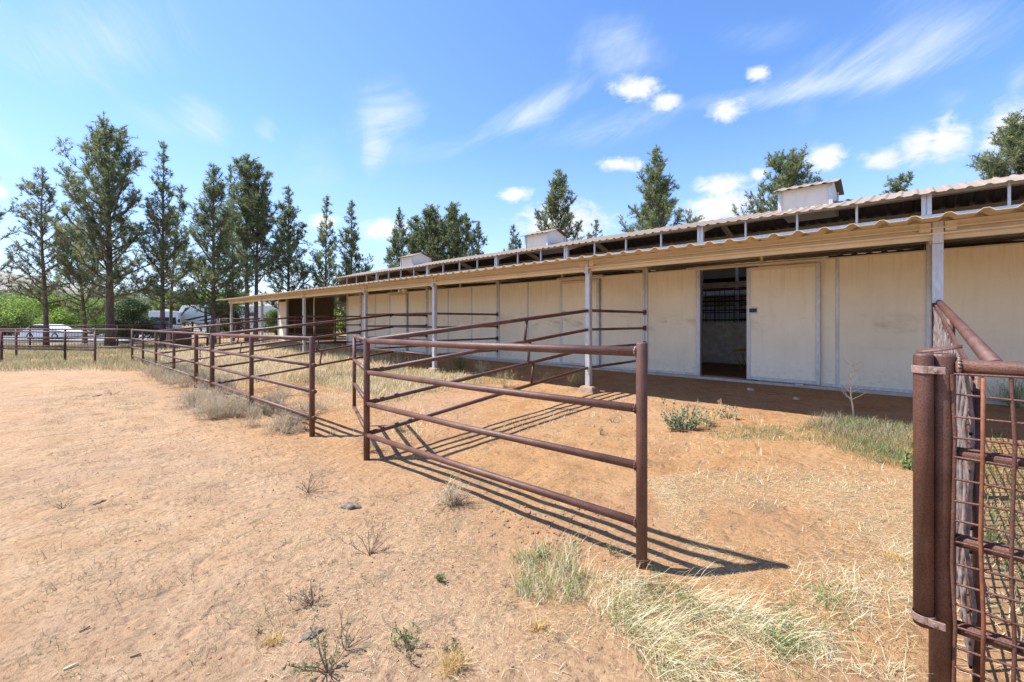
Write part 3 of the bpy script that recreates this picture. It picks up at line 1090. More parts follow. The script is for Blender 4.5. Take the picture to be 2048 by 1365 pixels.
s = o.modifiers.new('thickness', 'SOLIDIFY')
s.thickness = .004
g = (MB(), MB())
mesh_sheet(g, (PX + .034, PY - .04), (3.5, PY - .04), .06, 1.43, .06, 1.42, .0855, .0857, .0075, .0052, skip=(1,))
g[0].build('mesh_rods', M['rust'], e, True)
MB().tube([(PX + .119 + .005 * math.sin(k * 2.2), PY - .042, .06 + k * .34) for k in range(5)], .0072, 8).build('mesh_rods', M['rod'], e, True)
g[1].build('mesh_wires', M['rust'], e, True)
# gate hinge pipe strapped to the post
hx, hy = PX - .062, PY - .048
h = empty('hinge_pipe', (hx, hy, .3), 'shorter rusty pipe strapped to the left of the thick corner post', 'pipe')
MB().tube([(hx, hy, .30), (hx, hy, 1.505), (hx, hy, 1.515)], [.0355, .0355, .033], 18).build('pipe', M['rust'], h, True)
for z in (1.445, .335):
    s_ = MB()
    n = 20
    vs, fs = [], []
    for k in range(n):
        a = k / n * 6.283
        for (r, zz) in ((.0375, z - .017), (.0415, z - .017), (.0415, z + .017), (.0375, z + .017)):
            vs.append((hx + r * math.cos(a), hy + r * math.sin(a), zz))
    for k in range(n):
        k2 = (k + 1) % n
        for c in range(4):
            fs.append((k * 4 + c, k * 4 + (c + 1) % 4, k2 * 4 + (c + 1) % 4, k2 * 4 + c))
    s_.add(vs, fs)
    s_.box(hx + .015, hx + .07, hy - .046, hy - .038, z - .016, z + .016)
    s_.tube([(hx + .038, hy - .05, z), (hx + .038, hy - .032, z)], .009, 6)
    s_.build('strap', M['pale_rust'], h, bevel=.002)

# mesh fence from the corner up to the barn
e = empty('mesh_fence', (.2, 2.95, 0), 'rusty welded mesh fence climbing from the corner post to the nearest canopy post', 'fence')
MB().tube([(.214, 2.87, -.3), (.214, 2.87, 1.45)], .018, 12).build('post', M['rust'], e, True)
for k in range(1):
    MB().tube([(.262, PY + .03, 1.465 - k * .37), (.25, 4.9, 1.66 - k * .36), (.225, VP_ - .05, 1.885 - k * .36)], .031 if k == 0 else .026, 12).build('rail', M['rust'], e, True)
MB().tube([(.225, 5.2, gz(.22, 5.2) - .3), (.225, 5.2, 1.68)], .034, 12).build('post', M['rust'], e, True)
MB().tube([(.19, VP_ - .10, gz(.2, VP_) - .1), (.19, VP_ - .10, 1.875)], .03, 12).build('post', M['rust'], e, True)
MB().bar((.196, 2.86, 1.425), (.190, VP_ - .12, 1.85), .018, .03).build('top_strip', M['rust'], e)
g = (MB(), MB())
mesh_sheet(g, (.19, 2.85), (.185, VP_ - .12), .10, 1.42, .36, 1.845, .095, .0857, .0085, .006, .016)
g[0].build('mesh_rods', M['grey_rust'], e, True)
g[1].build('mesh_wires', M['rust'], e, True)

# ------------------------------------------------------------------ far fences at the left
def polyfence(name, label, pts, tops, n, s, post_every=2.6, group=None, rp=.04, rr=.03, cat_='fence', mesh=None):
    e = empty(name, (*pts[0], gz(*pts[0])), label, cat_, group)
    for (p, q), (zp, zq) in zip(zip(pts[:-1], pts[1:]), zip(tops[:-1], tops[1:])):
        L = math.dist(p, q)
        m = max(1, round(L / post_every))
        for i in range(m + 1):
            f = i / m
            x, y, z = p[0] + (q[0] - p[0]) * f, p[1] + (q[1] - p[1]) * f, zp + (zq - zp) * f
            MB().tube([(x, y, gz(x, y) - .3), (x, y, z)], rp, 8).build('post', M['rust'], e, True)
        for k in range(n):
            MB().tube([(*p, zp - .03 - k * s), (*q, zq - .03 - k * s)], rr, 8).build('rail', M['rust'], e, True)
        if mesh:
            g = (MB(), MB())
            mesh_sheet(g, p, q, gz(*p) + .02, zp, gz(*q) + .02, zq, .17, .12, .006, .006, 0)
            g[0].add(g[1].v, g[1].f)
            g[0].build('mesh', M['rust'], e)
    return e


polyfence('pipe_fence', 'rusty arena fence running left from the bend, behind the grass band', [(-23.8, VF), at(130, 19), at(-60, 20)], [1.35, 1.34, 1.33], 3, .37, 2.9)
gp = [at(190, 17.2), at(130, 17.4), at(3, 17.7), at(-90, 18)]
polyfence('pipe_gate', 'long three rail pipe gate at left, in front of the arena fence', gp, [1.25, 1.26, 1.28, 1.28], 3, .35, 9, cat_='gate')
mp = [at(-160, 26), at(60, 25.5), at(235, 26), at(330, 27.5), at(414, 29.5)]
polyfence('mesh_fence', 'dark mesh fence with pipe top in front of the parked car and trailers', mp, [1.42, 1.43, 1.45, 1.48, 1.52], 2, .95, 3.4, mesh=True)
mp = [at(416, 29.0), at(440, 25.0), at(566, 27.5), at(612, 28)]
polyfence('mesh_fence', 'dark mesh fence with pipe top under the far end of the canopy', mp, [1.6, 1.83, 1.85, 1.86], 2, 1.1, 2.5, mesh=True)

# dark slatted bin
bx, by = at(358, 23.5)
e = empty('slatted_bin', (bx, by, gz(bx, by)), 'dark brown slatted bin standing behind the far pens', 'bin')
z0 = gz(bx, by)
for sy in (-1, 1):
    for k in range(9):
        MB().box(bx - .5 + k * .115, bx - .5 + k * .115 + .085, by + sy * .45 - .015, by + sy * .45 + .015, z0, z0 + 1.12).build('slat', M['bin'], e)
for sx in (-1, 1):
    MB().box(bx + sx * .53 - .02, bx + sx * .53 + .02, by - .46, by + .46, z0, z0 + 1.12).build('side_panel', M['bin'], e)
MB().box(bx - .58, bx + .58, by - .52, by + .52, z0 + 1.13, z0 + 1.17).build('lid', M['bin'], e)


# ------------------------------------------------------------------ vehicles behind the fence
def along(px, depth, yaw=0):
    """frame whose x axis runs across the photo's view: returns function local->world"""
    ox, oy = at(px, depth)
    a = TH + yaw
    c, s = math.cos(a), math.sin(a)
    return lambda x, y, z: (ox + x * c - y * s, oy + x * s + y * c, z)


def mapped(mb, f, dz=0):
    mb.v = [f(x, y, z + dz) for x, y, z in mb.v]
    return mb


def wheel(f, x, y, r, w, root, dz=0):
    tt = mapped(MB().tube([(x, y, r), (x, y + w, r)], r, 20), f, dz).build('wheel', M['tyre'], root)
    mapped(MB().tube([(x, y - .012, r), (x, y + .02, r)], r * .62, 14), f, dz).build('rim', M['rim'], tt)


# car
f = along(38, 40, R(-5))
zc = -.05
car = empty('parked_car', f(0, 0, zc), 'white sedan parked behind the mesh fence under the bright green tree', 'car')
body = [(0.0, .42), (.02, .70), (.08, .92), (.30, .98), (.62, 1.0), (1.15, 1.32), (1.55, 1.41), (2.25, 1.42), (2.75, 1.33), (3.35, 1.00), (4.1, .90), (4.55, .76), (4.66, .55), (4.64, .30), (4.3, .22), (3.95, .22), (3.92, .40), (3.80, .58), (3.6, .66), (3.4, .58), (3.28, .40), (3.25, .22), (1.4, .22), (1.37, .40), (1.25, .58), (1.05, .66), (.85, .58), (.73, .40), (.70, .24), (.2, .26)]
mapped(MB().prism(body, 'y', 0, 1.75), f, zc).build('body', M['white'], car, bevel=.05)
mapped(MB().prism([(.78, 1.02), (1.2, 1.30), (1.58, 1.37), (2.22, 1.37), (2.68, 1.29), (3.1, 1.03)], 'y', -.012, .01), f, zc).build('side_window', M['glass'], car)
mapped(MB().prism([(.02, .72), (.09, .91), (.30, .955), (.42, .86), (.12, .70)], 'y', -.02, .2), f, zc).build('tail_light', M['red'], car)
for x in (1.05, 3.6):
    wheel(f, x, .02, .33, .22, car, zc)
    wheel(f, x, 1.52, .33, .22, car, zc)
mapped(MB().box(2.9, 3.05, -.14, -.01, .98, 1.10), f, zc).build('mirror', M['white'], car, bevel=.02)

# fifth wheel trailer
f = along(346, 56, R(3))
rv = empty('travel_trailer', f(0, 0, 0), 'large white and cream fifth wheel trailer with dark swooshes, behind the pines', 'trailer')
side = [(0.10, 1.75), (.0, 2.1), (.10, 2.7), (.55, 3.35), (1.15, 3.68), (1.7, 3.74), (14.0, 3.74), (14.15, 3.6), (14.15, .75), (3.2, .75), (3.0, 1.0), (2.7, 1.55), (1.4, 1.62)]
mapped(MB().prism(side, 'y', 0, 2.5), f).build('body', M['offwhite'], rv, bevel=.06)
for poly in ([(1.55, 3.4), (1.1, 2.6), (.9, 2.2), (1.5, 2.9), (2.2, 3.45)], [(1.2, 1.8), (3.6, 2.35), (6.2, 2.75), (3.8, 2.2), (2.0, 1.75)], [(3.0, 1.75), (5.8, 2.3), (9.0, 2.5), (6.0, 2.05), (3.8, 1.72)], [(7.0, 1.8), (10.5, 2.1), (13.0, 2.15), (10.0, 1.85)]):
    mapped(MB().prism(poly, 'y', -.012, .02), f).build('swoosh', M['black'], rv)
mapped(MB().prism([(.08, 2.35), (.12, 2.72), (.55, 3.36), (1.05, 3.64), (.85, 3.2), (.55, 2.6)], 'y', -.014, .6), f).build('front_cap', M['glass'], rv)
mapped(MB().box(3.9, 4.25, -.015, .02, 1.3, 3.4), f).build('door_edge', M['black'], rv)
mapped(MB().box(3.9, 9.2, -.12, -.016, 3.38, 3.50), f).build('awning', M['black'], rv)
for (x0, x1, z0, z1) in ((9.5, 10.1, 2.3, 2.8), (12.0, 12.7, 1.5, 2.9), (6.0, 7.0, 2.75, 3.2)):
    mapped(MB().box(x0, x1, -.02, .02, z0, z1), f).build('window', M['glass'], rv)
mapped(MB().box(3.9, 5.3, .6, 1.5, 3.74, 4.05), f).build('roof_unit', M['black'], rv, bevel=.08)
mapped(MB().box(10.6, 11.8, .6, 1.6, 3.74, 3.92), f).build('roof_unit', M['offwhite'], rv, bevel=.06)
for x in (8.6, 9.5):
    wheel(f, x, .05, .4, .25, rv)
lg = MB().box(2.1, 2.25, .3, .45, 0, 1.6).box(2.1, 2.25, 2.0, 2.15, 0, 1.6)
mapped(lg, f).build('landing_leg', M['black'], rv)

# motorhome facing us
f = along(297, 50, R(34))
mh = empty('motorhome', f(0, 0, 0), 'white motorhome seen from the front with a wide dark windscreen, between two pine trunks', 'motorhome')
mapped(MB().prism([(0, .9), (0, 2.72), (.12, 2.86), (2.55, 2.86), (2.68, 2.72), (2.68, .9), (2.5, .5), (.2, .5)], 'y', 0, 7), f).build('body', M['white'], mh, bevel=.06)
mapped(MB().prism([(.14, 1.35), (.2, 2.12), (2.48, 2.12), (2.54, 1.35)], 'y', -.03, .02), f).build('windscreen', M['glass'], mh)
mapped(MB().box(.5, 2.2, -.04, .02, .75, 1.1), f).build('grille', M['black'], mh)
for x in (.12, 2.3):
    mapped(MB().box(x, x + .28, -.05, .02, .82, 1.05), f).build('headlight', M['lamp'], mh)
for x in (-.22, 2.70):
    mapped(MB().box(x, x + .2, -.2, -.05, 1.5, 1.9), f).build('mirror', M['black'], mh)
for x in (.15, 2.2):
    tt = mapped(MB().tube([(x, 1.0, .4), (x + .28, 1.0, .4)], .4, 16), f).build('wheel', M['tyre'], mh)
mapped(MB().box(.9, 1.7, 2, 3, 2.86, 3.1), f).build('roof_unit', M['white'], mh, bevel=.05)

# dark pickup in front of the trailer nose
f = along(243, 42, R(-4))
pk = empty('pickup_truck', f(0, 0, 0), 'dark blue pickup truck parked before the white motorhome', 'truck')
body = [(0, .55), (.02, .95), (.3, 1.08), (1.3, 1.15), (1.85, 1.68), (2.1, 1.74), (3.2, 1.74), (3.4, 1.18), (5.1, 1.15), (5.1, .55), (4.6, .45), (4.45, .8), (4.15, .9), (3.85, .8), (3.7, .45), (1.6, .45), (1.45, .8), (1.15, .9), (.85, .8), (.7, .45), (.1, .45)]
mapped(MB().prism(body, 'y', 0, 1.9), f, -.1).build('body', M['blue'], pk, bevel=.05)
mapped(MB().prism([(1.6, 1.2), (1.95, 1.62), (3.1, 1.62), (3.25, 1.2)], 'y', -.012, .02), f, -.1).build('side_window', M['glass'], pk)
for x in (1.15, 4.15):
    wheel(f, x, .02, .4, .25, pk, -.1)


# ------------------------------------------------------------------ trees
def pine(px, depth, top_py, R_, label, cb=.22, n_limb=64, dense=1.0, mat='needle', lean=0, trunk_r=.16, stems=1, seed=0, group='pine trees in the row beyond the far fence', up=.45, shape=.8, kink=0, z0=None, name='pine_tree', nl=1.0):
    global rng
    rr = np.random.default_rng(1000 + seed)
    x, y = at(px, depth)
    zb_ = (gz(x, y) if z0 is None else z0) - .1
    H = z_of(top_py, depth) - zb_
    e = empty(name, (x, y, zb_), label, 'tree', group)
    tr = MB()
    tp, td = [], []          # tufts: position, direction
    cb = cb * (.78 if group.startswith('pine trees in') else 1)
    R_ = R_ * (1.35 if group.startswith('pine trees in') else 1.6)
    for st in range(stems):
        ox = (st - (stems - 1) / 2) * (.62 if stems > 1 else 0)
        hs = H * (1 if st == 0 else .965)
        K = 9
        P = []
        for k in range(K + 1):
            f = k / K
            wob = kink * math.sin(f * 5 + seed) * f
            dx = ox * (1 + .5 * f) + lean * f * f + wob
            P.append(np.array([x + dx * CT, y + dx * ST, zb_ + hs * f]))
        rad = [trunk_r * (1 - .93 * (k / K) ** .9) for k in range(K + 1)]
        rad[0] *= 1.18
        tr.tube(P, rad, 9)
        Pn = np.array(P)

        def on(f):
            i = min(int(f * K), K - 1)
            w = f * K - i
            return Pn[i] * (1 - w) + Pn[i + 1] * w
        nl_ = int(n_limb / stems ** .5)
        for i in range(nl_):
            u = ((i + rr.uniform(-.3, .3)) / nl_)
            f = cb + (1 - cb) * np.clip(u, 0, 1) ** .9 * .97
            rel = (f - cb) / (1 - cb)
            pr = (1 - rel) ** shape * min(1, .8 + rel * 1.2)
            lump = .72 + .5 * math.sin(rel * 17 + seed * 1.3 + i * .9) * rr.uniform(0, 1)
            L = max(.35, R_ * pr * rr.uniform(.55, 1.12) * (.75 + .25 * lump))
            a = i * 2.39996 + rr.uniform(-.5, .5)
            if rr.uniform() < .10:
                L *= .45
            el = up * rr.uniform(.3, 1.1) + rel * .55 - (.15 if rel < .15 else 0)
            d0 = np.array([math.cos(a) * math.cos(el), math.sin(a) * math.cos(el), math.sin(el)])
            b_ = on(f)
            pts = [b_]
            dcur = d0.copy()
            for k in range(4):
                dcur = dcur + np.array([rr.normal(0, .13), rr.normal(0, .13), .14 + rr.normal(0, .05)])
                dcur /= np.linalg.norm(dcur)
                pts.append(pts[-1] + dcur * L / 4)
            r0 = min(trunk_r * (1 - f) * .5 + .012, .02 + L * .012)
            tr.tube(pts, [r0, r0 * .8, r0 * .6, r0 * .4, .006], 5, False)
            pts = np.array(pts)
            limbs = [(pts, L)]
            if L > .9:
                for q in range(int(rr.integers(2, 5))):
                    g = rr.uniform(.25, .85)
                    i4 = min(int(g * 4), 3)
                    p = pts[i4] * (1 - (g * 4 - i4)) + pts[i4 + 1] * (g * 4 - i4)
                    ld = pts[i4 + 1] - pts[i4]
                    ld = ld / np.linalg.norm(ld)
                    sv = np.cross(ld, [0, 0, 1.0]) * rr.choice([-1, 1])
                    dd = ld * .75 + sv * rr.uniform(.5, 1.1) + np.array([0, 0, rr.uniform(0, .5)])
                    dd /= np.linalg.norm(dd)
                    L2 = L * rr.uniform(.25, .48)
                    q2 = [p]
                    for k in range(4):
                        dd = dd + np.array([0, 0, .12]) + rr.normal(0, .1, 3)
                        dd /= np.linalg.norm(dd)
                        q2.append(q2[-1] + dd * L2 / 4)
                    tr.tube(q2, [r0 * .5, r0 * .4, r0 * .3, r0 * .2, .004], 4, False)
                    limbs.append((np.array(q2), L2))
            for pts, L in limbs:
                nb = int(max(3, L * (3.4 if group.startswith('pine trees in') else 4.0) * dense))
                for j in range(nb):
                    g = rr.uniform(.22, 1.0) ** .8
                    i4 = min(int(g * 4), 3)
                    w = g * 4 - i4
                    p = pts[i4] * (1 - w) + pts[i4 + 1] * w
                    ld = pts[i4 + 1] - pts[i4]
                    ld = ld / np.linalg.norm(ld)
                    sd = ld * rr.uniform(.3, .9) + rr.normal(0, .6, 3) + np.array([0, 0, .30])
                    sd /= np.linalg.norm(sd)
                    bl = rr.uniform(.25, .80) * (1.1 - .45 * g) * min(1, L / 1.4 + .3)
                    m = max(2, int(bl / .12))
                    for q in range(m):
                        tp.append(p + sd * bl * (q + .6) / m)
                        td.append(sd + np.array([0, 0, .25]))
        # leader
        for q in range(14):
            tp.append(on(.9 + .1 * q / 13))
            td.append(np.array([rr.normal(0, .3), rr.normal(0, .3), 1]))
    tr.build('trunk', M['bark'], e, True)
    P, D = np.array(tp), norm(np.array(td))
    k = 11
    n = len(P)
    Pk = np.repeat(P, k, 0)
    Dk = np.repeat(D, k, 0)
    dirs = norm(Dk * .75 + rr.normal(0, .55, (n * k, 3)))
    ln = rr.uniform(.15, .32, n * k)[:, None] * nl
    sd = norm(np.cross(dirs, rr.normal(0, 1, (n * k, 3))))
    wd = rr.uniform(.014, .028, n * k)[:, None] * nl * max(1, depth / 30)
    V = np.stack([Pk - sd * wd, Pk + sd * wd, Pk + dirs * ln], 1).reshape(-1, 3)
    # the needles of one tuft share a point so they read as one island of one tint
    T = np.arange(n * k * 3).reshape(-1, 3)
    V2 = V.reshape(n, k * 3, 3).copy()
    T2 = T.reshape(n, k, 3).copy()
    for q in range(1, k):
        T2[:, q, 0] = T2[:, 0, 0]
    tri_mesh('crown', V2.reshape(-1, 3), T2.reshape(-1, 3), M[mat], e)
    return e


G2 = 'pine trees behind the barn roof'
pine(-55, 27, 250, 3.0, 'pine at the left edge, only its branch tips inside the frame', .25, 46, .9, 'needle3', 0, .15, 1, 1, nl=1.0)
pine(92, 27.5, 338, 2.7, 'thin half bare pine nearest the left edge with dead top twigs', .30, 50, .62, 'needle3', -.35, .15, 1, 2, kink=.25, up=.5)
pine(220, 28.5, 264, 3.6, 'tallest and broadest pine with the thickest trunk', .26, 96, 1.35, 'needle', -.25, .27, 1, 3, shape=.45, up=.6)
pine(170, 33, 452, 2.9, 'shorter pine leaning behind the left side of the tallest pine', .25, 56, 1.0, 'needle', -1.2, .15, 1, 23, shape=.6)
pine(325, 29.5, 286, 2.7, 'slender pine with a spindly spire top, right of the tallest pine', .24, 76, .95, 'needle', .1, .16, 1, 4, shape=1.0, up=.5)
pine(341, 33, 372, 2.2, 'pine with a pointed top standing just behind the slender spire pine', .28, 56, 1.0, 'needle', .9, .13, 1, 14)
pine(427, 28.5, 330, 2.7, 'dense narrow pine with drooping lower boughs in front of the twin trunk pine', .20, 92, 1.35, 'needle2', 0, .17, 1, 5, shape=.75)
pine(503, 32.5, 315, 2.8, 'twin trunk pine with two tall bare stems', .42, 92, 1.15, 'needle2', .1, .18, 2, 6, shape=.55, up=.7)
pine(466, 35, 330, 2.0, 'dark pine squeezed between the dense pine and the twin trunk pine', .25, 60, 1.2, 'needle2', -.2, .13, 1, 16)
pine(577, 35, 374, 2.7, 'conical dense pine standing over the end of the canopy', .18, 84, 1.3, 'needle2', 0, .16, 1, 7, shape=.8)
pine(651, 37, 392, 2.6, 'pine with a thin bare leader sticking up, over the far roof end', .18, 70, .95, 'needle', .1, .15, 1, 8, shape=.95)
pine(703, 38, 404, 2.2, 'narrow pointed pine beside the start of the raised roof', .16, 74, 1.15, 'needle2', 0, .15, 1, 9, shape=.85)
pine(798, 42, 418, 2.4, 'pine with a feathery upcurved bough behind the farthest cupola', .15, 66, 1.0, 'needle2', 0, .15, 1, 10, G2, .8)
pine(862, 43, 415, 2.9, 'bushy pine, left one of a dense clump behind the far roof', .2, 84, 1.3, 'needle2', 0, .16, 1, 11, G2, .8, .6)
pine(905, 42, 408, 2.7, 'tallest bushy pine of the dense clump behind the far roof', .2, 84, 1.3, 'needle2', 0, .16, 1, 12, G2, .8, .6)
pine(832, 45, 432, 2.8, 'low bushy pine filling the left half of the dense clump behind the far roof', .2, 70, .9, 'needle', 0, .14, 1, 31, G2, .6, .7)
pine(932, 45, 428, 2.8, 'low bushy pine filling the right half of the dense clump behind the far roof', .2, 70, .9, 'needle', 0, .14, 1, 32, G2, .6, .7)
pine(958, 46, 445, 2.0, 'sparse pale pine at the right end of the dense clump', .2, 40, .6, 'needle3', 0, .1, 1, 13, G2, .6)
pine(1027, 46, 452, 2.2, 'sparse thin pine left of the middle cupola', .2, 40, .55, 'needle3', 0, .1, 1, 15, G2, .7)
pine(1115, 37, 340, 3.0, 'broad open pine behind the middle cupola', .22, 76, 1.35, 'needle', .1, .18, 1, 17, G2, .75, .75)
pine(1192, 44, 442, 1.9, 'small grey pine peeking over the roof between two big pines', .3, 46, 1.0, 'needle3', 0, .12, 1, 18, G2, .5)
pine(1310, 33, 293, 3.1, 'tall conical pine rising over the middle of the roof', .2, 110, 1.6, 'needle', .1, .2, 1, 19, G2, .6, .85)
pine(1578, 36, 326, 3.3, 'round headed pine behind the nearest cupola', .35, 70, 1.5, 'needle', 0, .18, 1, 20, G2, .6, .4)
pine(1800, 40, 354, 2.4, 'small pine tip peeking over the roof near the right side', .35, 56, 1.3, 'needle2', 0, .15, 1, 21, G2, .6, .5)
pine(2046, 30, 256, 3.9, 'wide pine at the right edge behind the roof', .3, 110, 1.6, 'needle', 0, .22, 1, 22, G2, .6, .5)


def leafy(px, depth, top_py, w, label, mat, h0=.25, n=900, leaf=.22, seed=0, group='leafy trees by the yard', name='leafy_tree', cat_='tree', z0=None, trunk=True, stemw=.16, clump=.5):
    rr = np.random.default_rng(500 + seed)
    x, y = at(px, depth)
    zb_ = gz(x, y) - .05
    H = z_of(top_py, depth) - zb_
    e = empty(name, (x, y, zb_), label, cat_, group)
    tr = MB()
    nc = 26
    cs = []
    for i in range(nc):
        a, u = rr.uniform(0, 6.283), rr.uniform(0, 1) ** .5
        zz = rr.uniform(h0, .95)
        prof = math.sin(math.pi * min(1, (zz - h0) / (1 - h0) * .8 + .22)) ** .6
        cs.append((x + math.cos(a) * u * w * prof, y + math.sin(a) * u * w * prof, zb_ + H * zz))
    tr.tube([(x, y, zb_), (x + .08, y, zb_ + H * h0 * .7), (x, y + .1, zb_ + H * .6)], [stemw, stemw * .8, stemw * .3], 8)
    for c in cs:
        b0_ = (x + .04, y + .03, zb_ + H * h0 * rr.uniform(.5, 1.0))
        mid = tuple((b0_[k] * .5 + c[k] * .5) + rr.normal(0, .15) for k in range(3))
        tr.tube([b0_, mid, c], [stemw * .4, stemw * .22, .012], 5, False)
    tr.build('trunk', M['bark'], e, True)
    C = np.array(cs)
    idx = rr.integers(0, nc, n * 12)
    off = rr.normal(0, 1, (n * 12, 3))
    off = off / np.linalg.norm(off, axis=1, keepdims=True) * (rr.uniform(0, 1, (n * 12, 1)) ** .45) * [1, 1, .6]
    P = C[idx] + off * w * clump * rr.uniform(.45, 1.0, (nc, 1))[idx]
    keep = P[:, 2] > zb_ + .3
    P = P[keep]
    k = len(P)
    d = norm(rr.normal(0, 1, (k, 3)) + [0, 0, .2])
    s = norm(np.cross(d, rr.normal(0, 1, (k, 3))))
    L = rr.uniform(.5, 1.1, (k, 1)) * leaf
    V = np.stack([P, P + d * L * .5 + s * L * .3, P + d * L, P + d * L * .5 - s * L * .3], 1).reshape(-1, 3)
    b_ = (np.arange(k) * 4)[:, None]
    T = np.concatenate([b_ + [0, 1, 2], b_ + [0, 2, 3]], 1).reshape(-1, 3)
    tri_mesh('crown', V, T, M[mat], e)
    return e


leafy(135, 46, 594, 3.8, 'bright green spreading tree behind the white sedan', 'bright_leaf', .32, 1500, .2, 1)
leafy(20, 52, 596, 4.4, 'bright green bushy tree at the left edge of the yard', 'bright_leaf', .15, 1500, .26, 2)
leafy(-40, 58, 575, 5, 'pale green tree cut by the left edge behind the yard', 'grey_leaf', .2, 1500, .3, 3)
leafy(75, 66, 580, 5.5, 'light green tree behind the thin half bare pine', 'grey_leaf', .2, 1300, .3, 4)
leafy(235, 60, 590, 5.2, 'fresh green tree behind the trunk of the tallest pine', 'grey_leaf', .2, 1200, .28, 5)
leafy(312, 72, 580, 6, 'grey green tree rising behind the motorhome', 'grey_leaf', .2, 1700, .32, 6)
leafy(400, 74, 585, 5.4, 'light green tree above the trailer roof', 'bright_leaf', .25, 1600, .3, 7)
leafy(10, 54, 604, 3.2, 'low olive shrubby tree beside the driveway at the left', 'grey_leaf', .1, 1200, .17, 8)
leafy(195, 52, 612, 2.6, 'olive brown low tree between the sedan and the thick trunk', 'grey_leaf', .1, 1100, .18, 9)
leafy(690, 48, 600, 4.0, 'bright green tree glimpsed through the open hay bay', 'bright_leaf', .1, 1300, .26, 10)
leafy(470, 80, 585, 4.5, 'yellow green tree over the trailer, left of the canopy end', 'bright_leaf', .2, 1200, .3, 11)
leafy(265, 36, 600, 1.75, 'dark cone shaped juniper in front of the motorhome', 'juniper', .05, 2000, .13, 12, None, 'juniper_bush', 'bush', None, True, .1, .55)
leafy(455, 41, 603, 1.9, 'rounded green bush against the trailer side', 'juniper', .05, 2000, .14, 13, None, 'green_bush', 'bush', None, True, .1, .55)
leafy(553, 43, 622, 1.3, 'small green bush by the end of the trailer', 'weed_green', .05, 1100, .13, 14, None, 'green_bush', 'bush', None, True, .06, .55)

# ------------------------------------------------------------------ grass, weeds, litter
def scatter(n, x0, x1, y0, y1):
    return rng.uniform(x0, x1, n), rng.uniform(y0, y1, n)


def on_ground(x, y, dz=-.005):
    return np.stack([x, y, zg(x, y) + dz], 1)


def poly_px(pts):
    """photo ground polygon (px,py) -> plan polygon on z about 0"""
    out = []
    for px, py in pts:
        zz = 0.0
        for _ in range(6):
            d = (EYE - zz) * F / (py - 643.0)
            x, y = at(px, d)
            zz = gz(x, y)
        out.append((x, y))
    return out


def gp1(px, py):
    return poly_px([(px, py)])[0]


def in_poly(x, y, poly):
    c = np.zeros(len(x), bool)
    n = len(poly)
    j = n - 1
    for i in range(n):
        xi, yi = poly[i]
        xj, yj = poly[j]
        cond = ((yi > y) != (yj > y)) & (x < (xj - xi) * (y - yi) / (yj - yi + 1e-12) + xi)
        c ^= cond
        j = i
    return c


def sample_poly(poly, n, patch=None):
    xs = [p[0] for p in poly]
    ys = [p[1] for p in poly]
    gx_, gy_ = [], []
    tot = 0
    for _ in range(40):
        x, y = scatter(n, min(xs), max(xs), min(ys), max(ys))
        k = in_poly(x, y, poly)
        if patch is not None:
            k &= rng.uniform(-1, 1, n) < patch(x, y)
        gx_.append(x[k])
        gy_.append(y[k])
        tot += k.sum()
        if tot >= n:
            break
    return np.concatenate(gx_)[:n], np.concatenate(gy_)[:n]


def stuff(name, parts, mat, label, cat_):
    V, T = cat(parts)
    return tag(tri_mesh(name, V, T, M[mat]), label, cat_, kind='stuff')


# straw and chaff lying on the dirt
def lying(x, y, L, w, lift=.006):
    n = len(x)
    a = rng.uniform(0, 6.283, n)
    d = np.stack([np.cos(a), np.sin(a), rng.uniform(-.02, .22, n)], 1)
    return blade_arrays(on_ground(x, y, lift), norm(d), L, w, rng.uniform(-.15, .3, n))


parts = []
x, y = scatter(9000, -7.5, 2.4, .5, 7.0)
k = np.exp(-np.hypot(x + 1, y - 3) / 4) * (lumps(x, y, 2.3, 21) + .55) > rng.uniform(0, 1, len(x)) * .8
parts.append(lying(x[k], y[k], rng.uniform(.02, .09, k.sum()), .0015))
P1 = poly_px([(1290, 960), (1600, 900), (1830, 930), (1835, 1364), (1300, 1364), (1420, 1180)])
x, y = sample_poly(P1, 11000, lambda x, y: lumps(x, y, 2.7, 22) * 2.2 - .25)
parts.append(lying(x, y, rng.uniform(.02, .12, len(x)), .0016))
P1b = [(.12, 2.9), (3.5, 2.9), (3.5, 6.8), (.2, 6.8)]
x, y = sample_poly(P1b, 6000)
parts.append(lying(x, y, rng.uniform(.04, .16, len(x)), .004))
P2 = poly_px([(560, 1000), (900, 980), (1250, 1090), (1300, 1250), (1000, 1364), (500, 1364), (560, 1180)])
x, y = sample_poly(P2, 5000, lambda x, y: lumps(x, y, 3.5, 23) * 1.6 - .1)
parts.append(lying(x, y, rng.uniform(.012, .06, len(x)), .0015))
stuff('straw', parts, 'grass_dry', 'pale straw strewn over the red dirt', 'straw')

parts = []
x, y = scatter(26000, -16, 1.5, .2, 3.0)
k = (lumps(x, y, 2.6, 25) * 1.2 + lumps(x, y * .6, 1.1, 26) - .35) > rng.uniform(0, .6, len(x))
parts.append(lying(x[k], y[k], rng.uniform(.015, .07, k.sum()), .004))
x, y = scatter(5000, -14, 1.5, .0, 7.0)
parts.append(lying(x, y, rng.uniform(.01, .04, len(x)), .004))
stuff('chaff', parts, 'weed_grey', 'grey brown chaff trodden into the arena dirt', 'litter')

